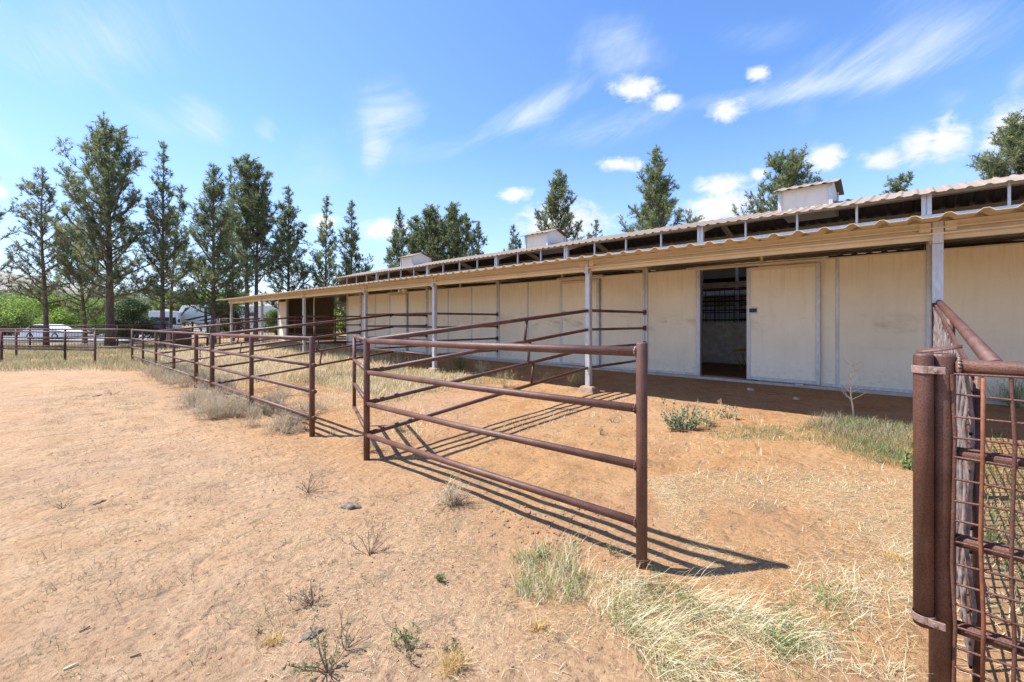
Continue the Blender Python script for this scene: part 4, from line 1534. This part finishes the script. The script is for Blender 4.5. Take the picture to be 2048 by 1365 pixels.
parts = []
x, y = scatter(520, -16, -.6, .0, 2.4)
for q in range(len(x)):
    if np.hypot(x[q], y[q]) < 2.2:
        continue
    n_ = int(rng.integers(16, 60))
    sz = rng.uniform(.02, .095)
    px_, py_ = rng.normal(x[q], sz * 1.3, n_), rng.normal(y[q], sz * 1.3, n_)
    parts.append(blade_arrays(on_ground(px_, py_), rand_dirs(n_, .5, 1.5), rng.uniform(.4, 1.3, n_) * sz, .0028, rng.uniform(0, .6, n_)))
x, y = scatter(240, -4.8, 0, .6, 6.5)
for q in range(len(x)):
    n_ = int(rng.integers(10, 30))
    sz = rng.uniform(.015, .055)
    px_, py_ = rng.normal(x[q], sz * 1.3, n_), rng.normal(y[q], sz * 1.3, n_)
    parts.append(blade_arrays(on_ground(px_, py_), rand_dirs(n_, .3, 1.5), rng.uniform(.4, 1.3, n_) * sz, .0024, rng.uniform(0, .6, n_)))
stuff('dead_weeds', parts, 'dead', 'small flattened dead weeds dotted over the dirt', 'weeds')

# clods and pebbles
def clods(n, region, lo, hi):
    x, y = region
    n = len(x)
    r = rng.uniform(0, 1, n) ** 3 * (hi - lo) + lo
    base = np.array([(1, 0, 0), (0, 1, 0), (-1, 0, 0), (0, -1, 0), (0, 0, .8), (0, 0, -.6)], float)
    V = base[None] * r[:, None, None] * rng.uniform(.6, 1.3, (n, 6, 1))
    a = rng.uniform(0, 6.283, n)
    c, s = np.cos(a)[:, None], np.sin(a)[:, None]
    V = np.stack([V[..., 0] * c - V[..., 1] * s, V[..., 0] * s + V[..., 1] * c, V[..., 2]], 2)
    V += on_ground(x, y, .0)[:, None, :]
    b_ = (np.arange(n) * 6)[:, None]
    f = []
    for i in range(4):
        j = (i + 1) % 4
        f += [b_ + [i, j, 4], b_ + [j, i, 5]]
    return V.reshape(-1, 3), np.concatenate(f, 1).reshape(-1, 3)


x, y = scatter(5200, -9, 2.2, .3, 7.6)
parts = [clods(0, (x, y), .003, .013)]
xx, yy = gp1(1120, 1060)
x = rng.normal(xx, .45, 500)
y = rng.normal(yy, .25, 500)
parts.append(clods(0, (x, y), .004, .022))
stuff('clods', parts, 'clod', 'crumbs and clods of red dirt on the ground', 'dirt')

# standing grass patches
def tufted(poly, n_tuft, per, hlo, hhi, w, tilt=.5, az=None, spread=6.283, droop=(.1, .6), rad=.05, patch=None, tlo=.02):
    tx, ty = sample_poly(poly, n_tuft, patch)
    n_tuft = len(tx)
    sc_ = rng.uniform(.55, 1.15, n_tuft)
    x = np.repeat(tx, per) + rng.normal(0, rad, n_tuft * per)
    y = np.repeat(ty, per) + rng.normal(0, rad, n_tuft * per)
    n = len(x)
    return blade_arrays(on_ground(x, y), rand_dirs(n, tlo, tilt, az, spread), rng.uniform(hlo, hhi, n) * np.repeat(sc_, per), w, rng.uniform(*droop, n))


# green patch near the wall on the right
PG = poly_px([(1590, 858), (1680, 838), (1760, 846), (1835, 856), (1840, 938), (1770, 930), (1690, 905), (1640, 880)])
parts = [tufted(PG, 330, 22, .04, .17, .0034, .9, rad=.07, patch=lambda x, y: lumps(x, y, 3.0, 71) * 2.2 + .45)]
PG2 = [(.3, 3.2), (3.4, 3.2), (3.4, 7.6), (.3, 7.6)]
parts.append(tufted(PG2, 380, 16, .08, .26, .005, .7, rad=.09, patch=lambda x, y: lumps(x, y, 2.0, 31) * 2 + .2))
PG3 = poly_px([(1415, 862), (1500, 850), (1600, 858), (1650, 885), (1560, 878), (1440, 882)])
parts.append(tufted(PG3, 130, 20, .02, .07, .004, 1.0, rad=.06))
PG4 = poly_px([(745, 735), (1000, 738), (1010, 768), (860, 776), (745, 760)])
parts.append(tufted(PG4, 260, 16, .04, .15, .006, .8, rad=.1))
stuff('grass', parts, 'grass_green', 'low green grass growing in patches near the barn wall', 'grass')
PGs = poly_px([(1600, 850), (1690, 832), (1832, 850), (1830, 890), (1700, 885)])
parts = [tufted(PGs, 150, 10, .10, .24, .0030, .8, rad=.08, droop=(.3, .9))]
stuff('seed_grass', parts, 'seed', 'purple grey seed heads over the green grass patch', 'grass')

# pale lying foxtail grass in the foreground
PF = poly_px([(1190, 1165), (1330, 1150), (1480, 1215), (1640, 1290), (1600, 1364), (1330, 1364), (1240, 1270)])
parts = [tufted(PF, 100, 20, .10, .32, .0025, 1.45, az=-.05, spread=2.6, droop=(.1, .7), rad=.05, tlo=.75, patch=lambda x, y: lumps(x, y, 4.5, 61) * 2.4 + .1)]
PF2 = poly_px([(1030, 1110), (1150, 1095), (1180, 1200), (1080, 1210), (1020, 1180)])
parts.append(tufted(PF2, 48, 20, .06, .20, .0028, .9, droop=(.2, .8), rad=.04))
PF3 = poly_px([(1150, 1150), (1250, 1150), (1290, 1230), (1200, 1240)])
parts.append(tufted(PF3, 34, 18, .06, .18, .0026, 1.2, droop=(.2, .8), rad=.04))
PF4 = poly_px([(1560, 1180), (1830, 1090), (1830, 1364), (1620, 1364)])
parts.append(tufted(PF4, 100, 16, .05, .15, .0022, 1.4, tlo=.6, droop=(.2, .8), rad=.05))
stuff('foxtail_grass', parts, 'grass_dry', 'bleached foxtail grass lying in front of the near panel post', 'grass')
parts = [tufted(PF, 55, 18, .05, .13, .003, .8, rad=.03, patch=lambda x, y: lumps(x, y, 4, 33) * 2 - .1), tufted(PF2, 40, 18, .06, .17, .003, .6, rad=.03),
         tufted(poly_px([(1560, 1200), (1700, 1180), (1720, 1290), (1540, 1300)]), 30, 12, .04, .10, .004, .9, rad=.04)]
stuff('grass', parts, 'weed_green', 'fresh green grass shoots among the bleached foxtails', 'grass')

# half dry grass in the pens and along the arena edge
def strip(x0, x1, y0, y1):
    return [(x0, y0), (x1, y0), (x1, y1), (x0, y1)]


parts = [tufted(strip(-11.3, -7.4, 4.6, 7.2), 650, 14, .06, .26, .007, .7, rad=.10, patch=lambda x, y: lumps(x, y, 1.6, 41) * 1.8 + .35),
         tufted(strip(-18.3, -11.5, 2.9, 8.5), 1100, 13, .08, .32, .010, .7, rad=.14, patch=lambda x, y: lumps(x, y, 1.2, 42) * 1.5 + .5),
         tufted(strip(-27.5, -18.3, 2.9, 9.5), 1400, 12, .10, .38, .014, .7, rad=.2),
         tufted(strip(-10.5, -5.0, 3.2, 4.6), 120, 12, .04, .14, .006, .9, rad=.08, patch=lambda x, y: lumps(x, y, 2.2, 43) * 2 - .2),
         tufted(strip(-4.5, .1, 4.0, 6.9), 150, 11, .03, .11, .005, 1.0, rad=.06, patch=lambda x, y: lumps(x, y, 2.4, 44) * 2 - .2)]
stuff('dry_grass', parts, 'grass_dry', 'straw yellow grass standing in the pens behind the fence', 'grass')
pl = [at(-60, 14.2), at(180, 14.8), at(330, 14.2), at(330, 19.5), at(120, 22), at(-70, 22)]
parts = [tufted(pl, 1100, 14, .10, .34, .010, .7, rad=.18, patch=lambda x, y: lumps(x, y, .9, 81) * 2 + .5),
         tufted([at(-80, 22), at(300, 21), at(340, 30), at(-100, 30)], 900, 12, .08, .35, .018, .6, rad=.25)]
parts.append(tufted(poly_px([(290, 735), (400, 735), (420, 765), (330, 770)]), 90, 18, .15, .42, .008, .55, rad=.12))
parts.append(tufted(strip(-12.5, -7.2, 4.4, 7.2), 300, 14, .06, .22, .007, .7, rad=.10, patch=lambda x, y: lumps(x, y, 1.6, 46) * 1.8))
stuff('grass', parts, 'grass_mix', 'olive half dry grass band along the far arena fence', 'grass')

# feathery dry weeds along the front fence (tumbleweeds)
def feather(cx, cy, r, h, n, sub=7):
    """many-branched dry weed: curved stems with finer side twigs"""
    a = rng.uniform(0, 6.283, n)
    rr_ = rng.uniform(0, .22, n) * r
    x, y = cx + np.cos(a) * rr_, cy + np.sin(a) * rr_
    D = rand_dirs(n, .1, 1.15)
    L = rng.uniform(.55, 1.1, n) * h
    P = on_ground(x, y)
    A = blade_arrays(P, D, L, .0045, rng.uniform(.0, .35, n))
    out = [A]
    f = rng.uniform(.25, 1.0, (n, sub))
    PP = (P[:, None, :] + D[:, None, :] * (L[:, None] * f)[..., None]).reshape(-1, 3)
    DD = norm(np.repeat(D, sub, 0) * .7 + rng.normal(0, .6, (n * sub, 3)) + [0, 0, .15])
    out.append(blade_arrays(PP, DD, rng.uniform(.12, .40, n * sub) * h, .0036, .2))
    return cat(out)


def weed(px, py, r, h, n, label, mat='weed_grey', name='dry_weed', group='dry weeds along the front fence', cat_='weed', sub=7):
    x, y = gp1(px, py)
    V, T = feather(x, y, r, h, n, sub)
    o = tri_mesh(name, V, T, M[mat])
    return tag(o, label, cat_, group)


parts = []
for (px, py, r, h, n) in ((430, 800, .8, .42, 120), (470, 822, .7, .40, 110), (400, 775, .8, .42, 100), (520, 835, .6, .32, 80), (560, 858, .5, .24, 70), (350, 757, .9, .42, 90), (300, 745, 1.0, .42, 80), (590, 825, .6, .28, 60), (545, 800, .7, .30, 60), (450, 775, .7, .36, 80), (380, 752, .8, .4, 70)):
    for q in range(7):
        x, y = gp1(px + rng.normal(0, 34), py + rng.normal(0, 9))
        parts.append(feather(x, y, r * 1.6, h * rng.uniform(.5, 1.15), int(n * .8), 9))
stuff('tumbleweeds', parts, 'weed_grey', 'feathery grey brown weeds massed along the foot of the front fence', 'weeds')
parts = []
for (px, py, h, n) in ((400, 765, .4, 40), (330, 745, .4, 60), (420, 748, .35, 40), (360, 742, .4, 50), (640, 735, .4, 40), (660, 742, .45, 50), (600, 722, .4, 50)):
    x, y = gp1(px, py)
    parts.append(feather(x, y, .8, h, n, 8))
stuff('green_weeds', parts, 'grass_mix', 'olive green feathery weeds beside the far posts of the front fence', 'weeds')

weed(905, 1010, .35, .26, 70, 'wispy fallen dry weed leaning in front of the near panel, over the rail shadows', name='dry_weed')
weed(735, 905, .25, .30, 38, 'dry weed tangled round the corner post of the near panel', cat_='weed')
weed(800, 862, .2, .20, 36, 'small yellowish weed growing just behind the bottom rail of the near panel', 'grass_mix')
weed(1010, 775, .3, .42, 60, 'tall yellow weed in front of the barn wall left of the near canopy post', 'grass_mix')
weed(1150, 772, .35, .46, 80, 'bushy yellow green weed at the foot of the canopy post', 'grass_mix')
weed(1095, 765, .3, .34, 55, 'smaller yellow weed left of the bushy one at the canopy post', 'grass_mix')
weed(920, 735, .4, .55, 90, 'dark green weed clump against the wall between two canopy posts', 'weed_green', 'green_weed')
weed(965, 745, .4, .40, 60, 'dry straw coloured weed in front of the dark green weed clump', 'grass_dry')
weed(680, 725, .3, .40, 60, 'pale silver weed standing in the pen behind the open gate', 'sage', 'silver_weed')
weed(2030, 815, .3, .55, 70, 'dark green weed against the wall behind the mesh panel', 'weed_green', 'green_weed')


def twiggy(px, py, h, n, label, lean=None, leaf=None, nleaf=0, name='dry_twig_weed', mat='twig'):
    """little branching weed: woody stems plus optional leaves"""
    x, y = gp1(px, py)
    z = gz(x, y)
    e = empty(name, (x, y, z), label, 'weed', None)
    b = MB()
    lp, ld = [], []
    for i in range(n):
        a, t = rng.uniform(0, 6.283), rng.uniform(.15, 1.25)
        if lean is not None:
            a = lean + rng.normal(0, .7)
        L = h * rng.uniform(.45, 1.0)
        d = np.array([math.cos(a) * math.sin(t), math.sin(a) * math.sin(t), math.cos(t)])
        p = np.array([x, y, z - .01])
        pts = [p]
        for k in range(4):
            d = d + rng.normal(0, .16, 3)
            d /= np.linalg.norm(d)
            pts.append(pts[-1] + d * L / 4)
            if k:
                s = d + rng.normal(0, .6, 3)
                s /= np.linalg.norm(s)
                b.tube([pts[-1], pts[-1] + s * L * .16, pts[-1] + s * L * .16 + (s + rng.normal(0, .4, 3)) * L * .12], [.0019, .0014, .0007], 4, False)
                for _ in range(nleaf):
                    lp.append(pts[-1] + s * L * rng.uniform(0, .3) + rng.normal(0, .006, 3))
                    ld.append(s + rng.normal(0, .5, 3) + [0, 0, .4])
        b.tube(pts, [.0035, .003, .0025, .0018, .001], 5, False)
    b.build('stems', M[mat], e, True)
    if lp:
        P, D = np.array(lp), norm(np.array(ld))
        k = len(P)
        s = norm(np.cross(D, rng.normal(0, 1, (k, 3))))
        L = rng.uniform(.007, .017, (k, 1)) * (1 + h)
        V = np.stack([P, P + D * L * .5 + s * L * .28, P + D * L, P + D * L * .5 - s * L * .28], 1).reshape(-1, 3)
        b_ = (np.arange(k) * 4)[:, None]
        tri_mesh('leaves', V, np.concatenate([b_ + [0, 1, 2], b_ + [0, 2, 3]], 1).reshape(-1, 3), M[leaf], e)
    return e


twiggy(820, 1300, .12, 9, 'small fresh green sprout in the foreground dirt', None, 'weed_green', 9, 'green_sprout')
twiggy(880, 1162, .07, 6, 'tiny green sprout alone on bare dirt, mid foreground', None, 'weed_green', 9, 'green_sprout')
twiggy(905, 1300, .06, 6, 'tiny dull sprout right of the larger green sprout', None, 'grey_leaf', 6, 'green_sprout')
twiggy(655, 1345, .24, 12, 'twiggy weed with olive leaves at the bottom edge', None, 'grey_leaf', 9, 'twiggy_weed')
twiggy(625, 1210, .16, 12, 'dark dry twig tangle left of centre near the bottom', None, 'weed_grey', 4)
twiggy(690, 1300, .22, 6, 'tall thin dry twigs beside the olive weed', None, None, 0)
twiggy(740, 1110, .26, 9, 'spreading dry weed with a long leaning twig below the dung', 2.4, 'weed_grey', 3)
twiggy(615, 985, .28, 10, 'dry weed with one upright twig left of the dung', 1.2, 'weed_grey', 3)
twiggy(520, 1265, .05, 5, 'flat little twig in the arena dirt', None, None, 0)
twiggy(125, 1018, .12, 7, 'small dry twig weed on the open arena dirt', None, None, 0)
twiggy(225, 790, .2, 9, 'dry twig weed at the far side of the arena', None, None, 0)
twiggy(1085, 1120, .08, 7, 'small dull green weed below the near panel shadow', None, 'weed_green', 6, 'green_sprout')
twiggy(1225, 1110, .10, 6, 'thin green weed left of the near post foot', None, 'weed_green', 5, 'green_sprout')
twiggy(1200, 870, .16, 6, 'thin twig weed in the pen behind the near panel', None, 'grey_leaf', 4)
twiggy(1225, 845, .14, 5, 'reddish twig weed near the rail shadows in the pen', None, 'weed_grey', 4)
twiggy(1010, 1175, .06, 5, 'dead twig bit beside the foxtail grass', None, None, 0)
twiggy(660, 870, .16, 8, 'pale bent root twigs on the dirt beside the open gate', 0, None, 0, 'root_twigs', 'stalk')

# gold tufts
def gold(px, py, h, n, label):
    x, y = gp1(px, py)
    X = rng.normal(x, .026, n)
    Y = rng.normal(y, .026, n)
    V, T = blade_arrays(on_ground(X, Y), rand_dirs(n, .05, 1.0), rng.uniform(.4, 1, n) * h, .003, rng.uniform(.1, .8, n))
    tag(tri_mesh('dry_tuft', V, T, M['grass_gold']), label, 'grass tuft', 'golden grass tufts on the dirt')


gold(545, 1285, .07, 170, 'low golden grass tuft on bare arena dirt')
gold(905, 1335, .14, 200, 'golden grass tuft at the bottom, right of the green sprout')
gold(1075, 1258, .07, 120, 'golden tuft left of the bleached foxtails')
gold(1355, 1318, .09, 150, 'golden tuft inside the bleached foxtails')
gold(1790, 1120, .08, 200, 'flat golden tuft left of the thick corner post')
gold(1250, 990, .05, 90, 'small golden tuft in the pen near the free post')
gold(520, 1045, .04, 60, 'tiny gold tuft on the open arena')

# saltbush and the seed-headed plants near the wall
def leafy_stems(px, py, h, n, r, label, leaf, name, nl=26, lean=.25):
    x, y = gp1(px, py)
    z = gz(x, y)
    e = empty(name, (x, y, z), label, 'plant')
    b = MB()
    lp, ld = [], []
    for i in range(n):
        a = rng.uniform(0, 6.283)
        q = rng.uniform(0, 1) ** .6
        bx_, by_ = x + math.cos(a) * q * r, y + math.sin(a) * q * r
        L = h * rng.uniform(.22, 1.0) ** 1.3 * (1.15 - .6 * q)
        d = np.array([math.cos(a) * lean * q, math.sin(a) * lean * q, 1.0])
        d /= np.linalg.norm(d)
        p0 = np.array([bx_, by_, z - .01])
        pts = [p0 + d * L * k / 4 + rng.normal(0, .006, 3) * (k > 0) for k in range(5)]
        b.tube(pts, [.005, .004, .0035, .0025, .0015], 5, False)
        for k in range(nl):
            f = rng.uniform(.12, 1.02)
            lp.append(p0 + d * L * f + rng.normal(0, .012, 3))
            ld.append(rng.normal(0, 1, 3) + [0, 0, .8])
    b.build('stems', M['stalk'], e, True)
    P, D = np.array(lp), norm(np.array(ld))
    k = len(P)
    s = norm(np.cross(D, rng.normal(0, 1, (k, 3))))
    L = rng.uniform(.02, .045, (k, 1))
    V = np.stack([P, P + D * L * .5 + s * L * .3, P + D * L, P + D * L * .5 - s * L * .3], 1).reshape(-1, 3)
    b_ = (np.arange(k) * 4)[:, None]
    tri_mesh('leaves', V, np.concatenate([b_ + [0, 1, 2], b_ + [0, 2, 3]], 1).reshape(-1, 3), M[leaf], e)


leafy_stems(1362, 858, .56, 30, .16, 'grey green saltbush with upright spikes in front of the doorway', 'sage', 'saltbush', 38, .6)
leafy_stems(1415, 850, .36, 16, .10, 'thin seed headed grass plant right beside the saltbush', 'grass_mix', 'seed_plant', 14)
leafy_stems(1455, 838, .40, 16, .11, 'pale seed headed plant with green base right of the saltbush', 'grass_mix', 'seed_plant', 16)
leafy_stems(1830, 935, .3, 14, .12, 'leafy green weed leaning against the thick corner pipes', 'weed_green', 'green_weed', 26)

# tall bleached stalk in front of the wall
x, y = gp1(1708, 838)
z = gz(x, y)
e = empty('dry_stalk', (x, y, z), 'tall bleached bare stalk rising from the green patch before the wall', 'plant')
b = MB()
main = [np.array([x, y, z - .02])]
d = np.array([.02, 0, 1.])
for k in range(8):
    d = d + np.array([rng.normal(.01, .05), rng.normal(0, .05), 0])
    d /= np.linalg.norm(d)
    main.append(main[-1] + d * .094)
b.tube(main, list(np.linspace(.013, .005, 9)), 6)
for k in range(3, 9):
    for s in range(3):
        a = rng.uniform(0, 6.283)
        dd_ = np.array([math.cos(a), math.sin(a), .7])
        p = main[k]
        q = p + dd_ * rng.uniform(.05, .11)
        b.tube([p, q, q + (dd_ + [0, 0, .6] + rng.normal(0, .3, 3)) * .05], [.0065, .005, .003], 4, False)
b.build('stem', M['stalk'], e, True)

# dried dung and stones
def lump(px, py, sx, sy, sz, label, mat, name, cat_, seed):
    import bmesh
    rr = np.random.default_rng(seed)
    x, y = gp1(px, py)
    bm = bmesh.new()
    bmesh.ops.create_icosphere(bm, subdivisions=4, radius=1)
    for v in bm.verts:
        n = v.co.copy()
        k = 1 + .22 * math.sin(n.x * 5 + seed) * math.cos(n.y * 4 + seed * 2) + .10 * math.sin(n.x * 13 + n.z * 11) + .05 * math.sin(n.y * 29 + n.x * 23)
        v.co = Vector((n.x * sx * k, n.y * sy * k, max(-.3, n.z) * sz * k))
    me = bpy.data.meshes.new(name)
    bm.to_mesh(me)
    bm.free()
    o = link(name, me, M[mat])
    o.location = (x, y, gz(x, y) + sz * .1)
    o.rotation_euler = (0, 0, rr.uniform(0, 6))
    for p in me.polygons:
        p.use_smooth = True
    return tag(o, label, cat_)


lump(700, 1015, .085, .05, .035, 'flat grey dried dung lump on the dirt before the near panel', 'dung', 'dung', 'dung', 3)
lump(625, 1268, .05, .03, .016, 'pale crumbly dung scrap beside the dark twig tangle', 'dung', 'dung', 'dung', 5)
lump(1500, 780, .06, .045, .03, 'small pale stone in the shade by the open doorway', 'concrete', 'stone', 'stone', 6)
lump(1592, 798, .05, .04, .03, 'small pale stone in the shade before the slid door', 'concrete', 'stone', 'stone', 8)
lump(200, 1005, .05, .02, .012, 'dark flat wood chip on the arena dirt', 'twig', 'wood_chip', 'wood chip', 9)
lump(195, 792, .12, .05, .02, 'long dark chip on the far arena dirt', 'twig', 'wood_chip', 'wood chip', 10)
for (px, py, qx, qy, lab) in ((158, 1266, 180, 1256, 'dark straight stick lying on the arena dirt'), (126, 1342, 156, 1330, 'pale straight stick at the bottom left'), (260, 1316, 281, 1311, 'thin brown stick near the bottom left')):
    x0, y0 = gp1(px, py)
    x1, y1 = gp1(qx, qy)
    tag(MB().tube([(x0, y0, gz(x0, y0) + .006), (x1, y1, gz(x1, y1) + .008)], .0042, 6).build('stick', M['twig'] if 'pale' not in lab else M['stalk'], None, True), lab, 'stick')

# ------------------------------------------------------------------ sky, sun, camera
SUN_EL = R(58)
sx_, sy_ = -.80, -.60          # towards the sun in plan
sd = Vector((sx_ * math.cos(SUN_EL), sy_ * math.cos(SUN_EL), math.sin(SUN_EL))).normalized()
sun = bpy.data.lights.new('sun', 'SUN')
sun.energy = 3.1
sun.angle = R(.5)
sun.color = (1.0, .955, .89)
so = bpy.data.objects.new('sun', sun)
COL.objects.link(so)
so.rotation_euler = (-sd).to_track_quat('-Z', 'Y').to_euler()
so.location = (0, 0, 30)

w = bpy.data.worlds.new('World')
sc.world = w
w.use_nodes = True
nt = w.node_tree
bg = nt.nodes['Background']
sky = nt.nodes.new('ShaderNodeTexSky')
sky.sky_type = 'NISHITA'
sky.sun_disc = False
sky.sun_elevation = SUN_EL
sky.sun_rotation = math.atan2(sx_, sy_)
sky.altitude = 1200
sky.air_density = 1.0
sky.dust_density = .6
sky.ozone_density = 3.6
bg.inputs[1].default_value = .15
tc = nt.nodes.new('ShaderNodeTexCoord')
dirv = tc.outputs['Generated']


def dot(vec):
    n = nt.nodes.new('ShaderNodeVectorMath')
    n.operation = 'DOT_PRODUCT'
    nt.links.new(dirv, n.inputs[0])
    n.inputs[1].default_value = vec
    return n.outputs['Value']


AZ = math_n(nt, 'ARCTAN2', dot((CT, ST, 0)), dot((-ST, CT, 0)))
EL = math_n(nt, 'ARCSINE', dot((0, 0, 1)))


def azel(px, py):
    t, s = (px - 1024) / F, (643 - py) / F
    return math.atan(t), math.atan(s / math.hypot(1, t))


comb = nt.nodes.new('ShaderNodeCombineXYZ')
nt.links.new(AZ, comb.inputs[0])
nt.links.new(EL, comb.inputs[1])


def sky_noise(scale, sx, sy, rot, detail=7, rough=.6, dist=0, off=0):
    mp = nt.nodes.new('ShaderNodeMapping')
    mp.vector_type = 'TEXTURE'
    mp.inputs['Rotation'].default_value = (0, 0, rot)
    mp.inputs['Scale'].default_value = (1 / sx, 1 / sy, 1)
    mp.inputs['Location'].default_value = (off, off * .7, off)
    nt.links.new(comb.outputs[0], mp.inputs[0])
    return noise(nt, mp.outputs[0], scale, detail, rough, dist)


def blob(px, py, qx, qy, width, soft, nz, amp, gain):
    """soft elongated mask between two sky directions; nz roughens its edge"""
    a0, e0 = azel(px, py)
    a1, e1 = azel(qx, qy)
    L = math.hypot(a1 - a0, e1 - e0) / 2
    ca, ce = (a0 + a1) / 2, (e0 + e1) / 2
    ux, uy = (a1 - a0) / (2 * L), (e1 - e0) / (2 * L)
    da = math_n(nt, 'SUBTRACT', AZ, ca)
    de = math_n(nt, 'SUBTRACT', EL, ce)
    u = math_n(nt, 'ADD', math_n(nt, 'MULTIPLY', da, ux / L), math_n(nt, 'MULTIPLY', de, uy / L))
    wv = width / F
    v = math_n(nt, 'ADD', math_n(nt, 'MULTIPLY', da, -uy / wv), math_n(nt, 'MULTIPLY', de, ux / wv))
    d = math_n(nt, 'SQRT', math_n(nt, 'ADD', math_n(nt, 'MULTIPLY', u, u), math_n(nt, 'MULTIPLY', v, v)))
    d = math_n(nt, 'ADD', d, math_n(nt, 'MULTIPLY', math_n(nt, 'SUBTRACT', nz, .5), amp))
    m = nt.nodes.new('ShaderNodeMapRange')
    m.interpolation_type = 'SMOOTHSTEP'
    m.inputs['From Min'].default_value = 1.0
    m.inputs['From Max'].default_value = 1.0 - soft
    m.inputs['To Max'].default_value = gain
    nt.links.new(d, m.inputs['Value'])
    return m.outputs[0]


n_cum = sky_noise(30, 1, 1.7, 0, 9, .66, .5)
n_cum2 = sky_noise(9, 1, 1.6, 0, 6, .55, .3, 3.1)
n_c1 = sky_noise(7, .55, 3.2, R(24), 8, .66, .7)
n_c2 = sky_noise(8, .6, 2.4, R(-32), 8, .66, .9, 1.7)
n_c3 = sky_noise(6, 1.0, 1.5, R(60), 7, .6, .9, 4.2)
cum = [(1600, 322, 1700, 312, 26), (1700, 318, 1830, 318, 16), (1780, 300, 1900, 282, 30), (1830, 300, 1960, 268, 36), (1940, 262, 2120, 262, 40), (1400, 408, 1530, 398, 28), (1360, 440, 1480, 430, 30), (1060, 440, 1180, 425, 36), (1215, 176, 1335, 178, 22), (1290, 205, 1375, 204, 17), (1402, 224, 1505, 219, 20), (1490, 146, 1550, 150, 15),
       (1185, 330, 1300, 328, 15), (1368, 373, 1525, 366, 20), 
       (1340, 425, 1560, 402, 34), (990, 392, 1070, 386, 17), (1010, 450, 1250, 440, 46), (605, 446, 690, 440, 16),
       (700, 462, 840, 455, 24), (-30, 386, 24, 382, 12), (1495, 348, 1540, 346, 13)]
mask = None
for c in cum:
    mk = blob(*c[:4], c[4] * 1.15, .85, n_cum, 1.5, 1.0)
    mask = mk if mask is None else math_n(nt, 'MAXIMUM', mask, mk)
cir = [((1500, 190, 2140, -10, 34), n_c1, .55), ((1700, 110, 2100, -20, 60), n_c1, .22), ((1290, 215, 2080, 75, 15), n_c1, .50), ((930, 290, 1210, 140, 24), n_c1, .70), ((700, 330, 1010, 270, 18), n_c1, .22), ((1120, 90, 1350, 110, 48), n_c3, .50),
       ((1040, 290, 1420, 205, 26), n_c1, .30), ((650, 270, 870, 225, 50), n_c3, .62), ((700, 300, 800, 310, 34), n_c3, .5), ((320, 195, 485, 285, 24), n_c2, .50), ((180, 185, 420, 290, 18), n_c2, .22),
       ((130, -60, 240, 190, 110), n_c2, .34), ((1400, 75, 1680, 60, 20), n_c1, .16), ((1850, 205, 1960, 187, 12), n_c1, .3), ((2000, 180, 2080, 155, 26), n_c1, .3), ((500, 245, 560, 275, 18), n_c2, .3),
       ((560, 320, 700, 345, 40), n_c3, .22), ((1560, 215, 1660, 215, 30), n_c3, .2), ((-40, 270, 20, 250, 40), n_c2, .3)]
cm = None
for (c, nz, g_) in cir:
    px, py, qx, qy, wd = c
    ang = math.atan2(-(qy - py), qx - px)
    fib = sky_noise(6.5, .7, 3.0, ang + .12, 9, .66, .9, px * .013)
    body = blob(px, py, qx, qy, wd * 1.5, 1.0, nz, 1.3, 1.0)
    fm = nt.nodes.new('ShaderNodeMapRange')
    fm.inputs['From Min'].default_value = .28
    fm.inputs['From Max'].default_value = .74
    fm.inputs['To Max'].default_value = g_ * 1.45
    nt.links.new(fib, fm.inputs['Value'])
    mk = math_n(nt, 'MULTIPLY', body, fm.outputs[0])
    cm = mk if cm is None else math_n(nt, 'ADD', cm, mk)
cm = math_n(nt, 'MINIMUM', cm, .8)
# pale veil thickening to the horizon and towards the sun side
veil = nt.nodes.new('ShaderNodeMapRange')
veil.inputs['From Min'].default_value = .42
veil.inputs['From Max'].default_value = .02
veil.inputs['To Max'].default_value = .72
nt.links.new(EL, veil.inputs['Value'])
veil_w = math_n(nt, 'MULTIPLY', math_n(nt, 'POWER', veil.outputs[0], 1.5), math_n(nt, 'ADD', math_n(nt, 'MULTIPLY', n_c3, .8), .6))
lft = nt.nodes.new('ShaderNodeMapRange')
lft.inputs['From Min'].default_value = .25
lft.inputs['From Max'].default_value = -.95
lft.inputs['To Max'].default_value = .10
nt.links.new(AZ, lft.inputs['Value'])
veil_w = math_n(nt, 'ADD', veil_w, lft.outputs[0], clamp=True)
hs = nt.nodes.new('ShaderNodeHueSaturation')
hs.inputs['Saturation'].default_value = 1.12
hs.inputs['Value'].default_value = .72
nt.links.new(mixc(nt, 1.0, sky.outputs[0], (.95, .93, .98), 'MULTIPLY'), hs.inputs['Color'])
CW = (6.6, 7.0, 7.6)
col = mixc(nt, veil_w, hs.outputs[0], (1.62, 1.92, 2.36))
col = mixc(nt, cm, col, (1.95, 2.18, 2.52))
shade = ramp(nt, n_cum2, [(.35, (2.0, 2.12, 2.32)), (.62, (2.46, 2.5, 2.54))])
col = mixc(nt, mask, col, shade)
nt.links.new(col, bg.inputs[0])

cam = bpy.data.cameras.new('camera')
cam.lens = F / 2048 * 36
cam.sensor_width = 36
cam.shift_y = -(682.5 - 643) / 2048
cam.clip_start, cam.clip_end = .05, 9000
co = bpy.data.objects.new('camera', cam)
COL.objects.link(co)
co.location = (0, 0, EYE)
co.rotation_euler = (R(90), 0, TH)
sc.camera = co
sc.view_settings.view_transform = 'Standard'
sc.view_settings.look = 'None'
sc.view_settings.gamma = 1
sc.view_settings.exposure = 1.6
sc.cycles.use_denoising = True
sc.cycles.max_bounces = 10
sc.cycles.diffuse_bounces = 5
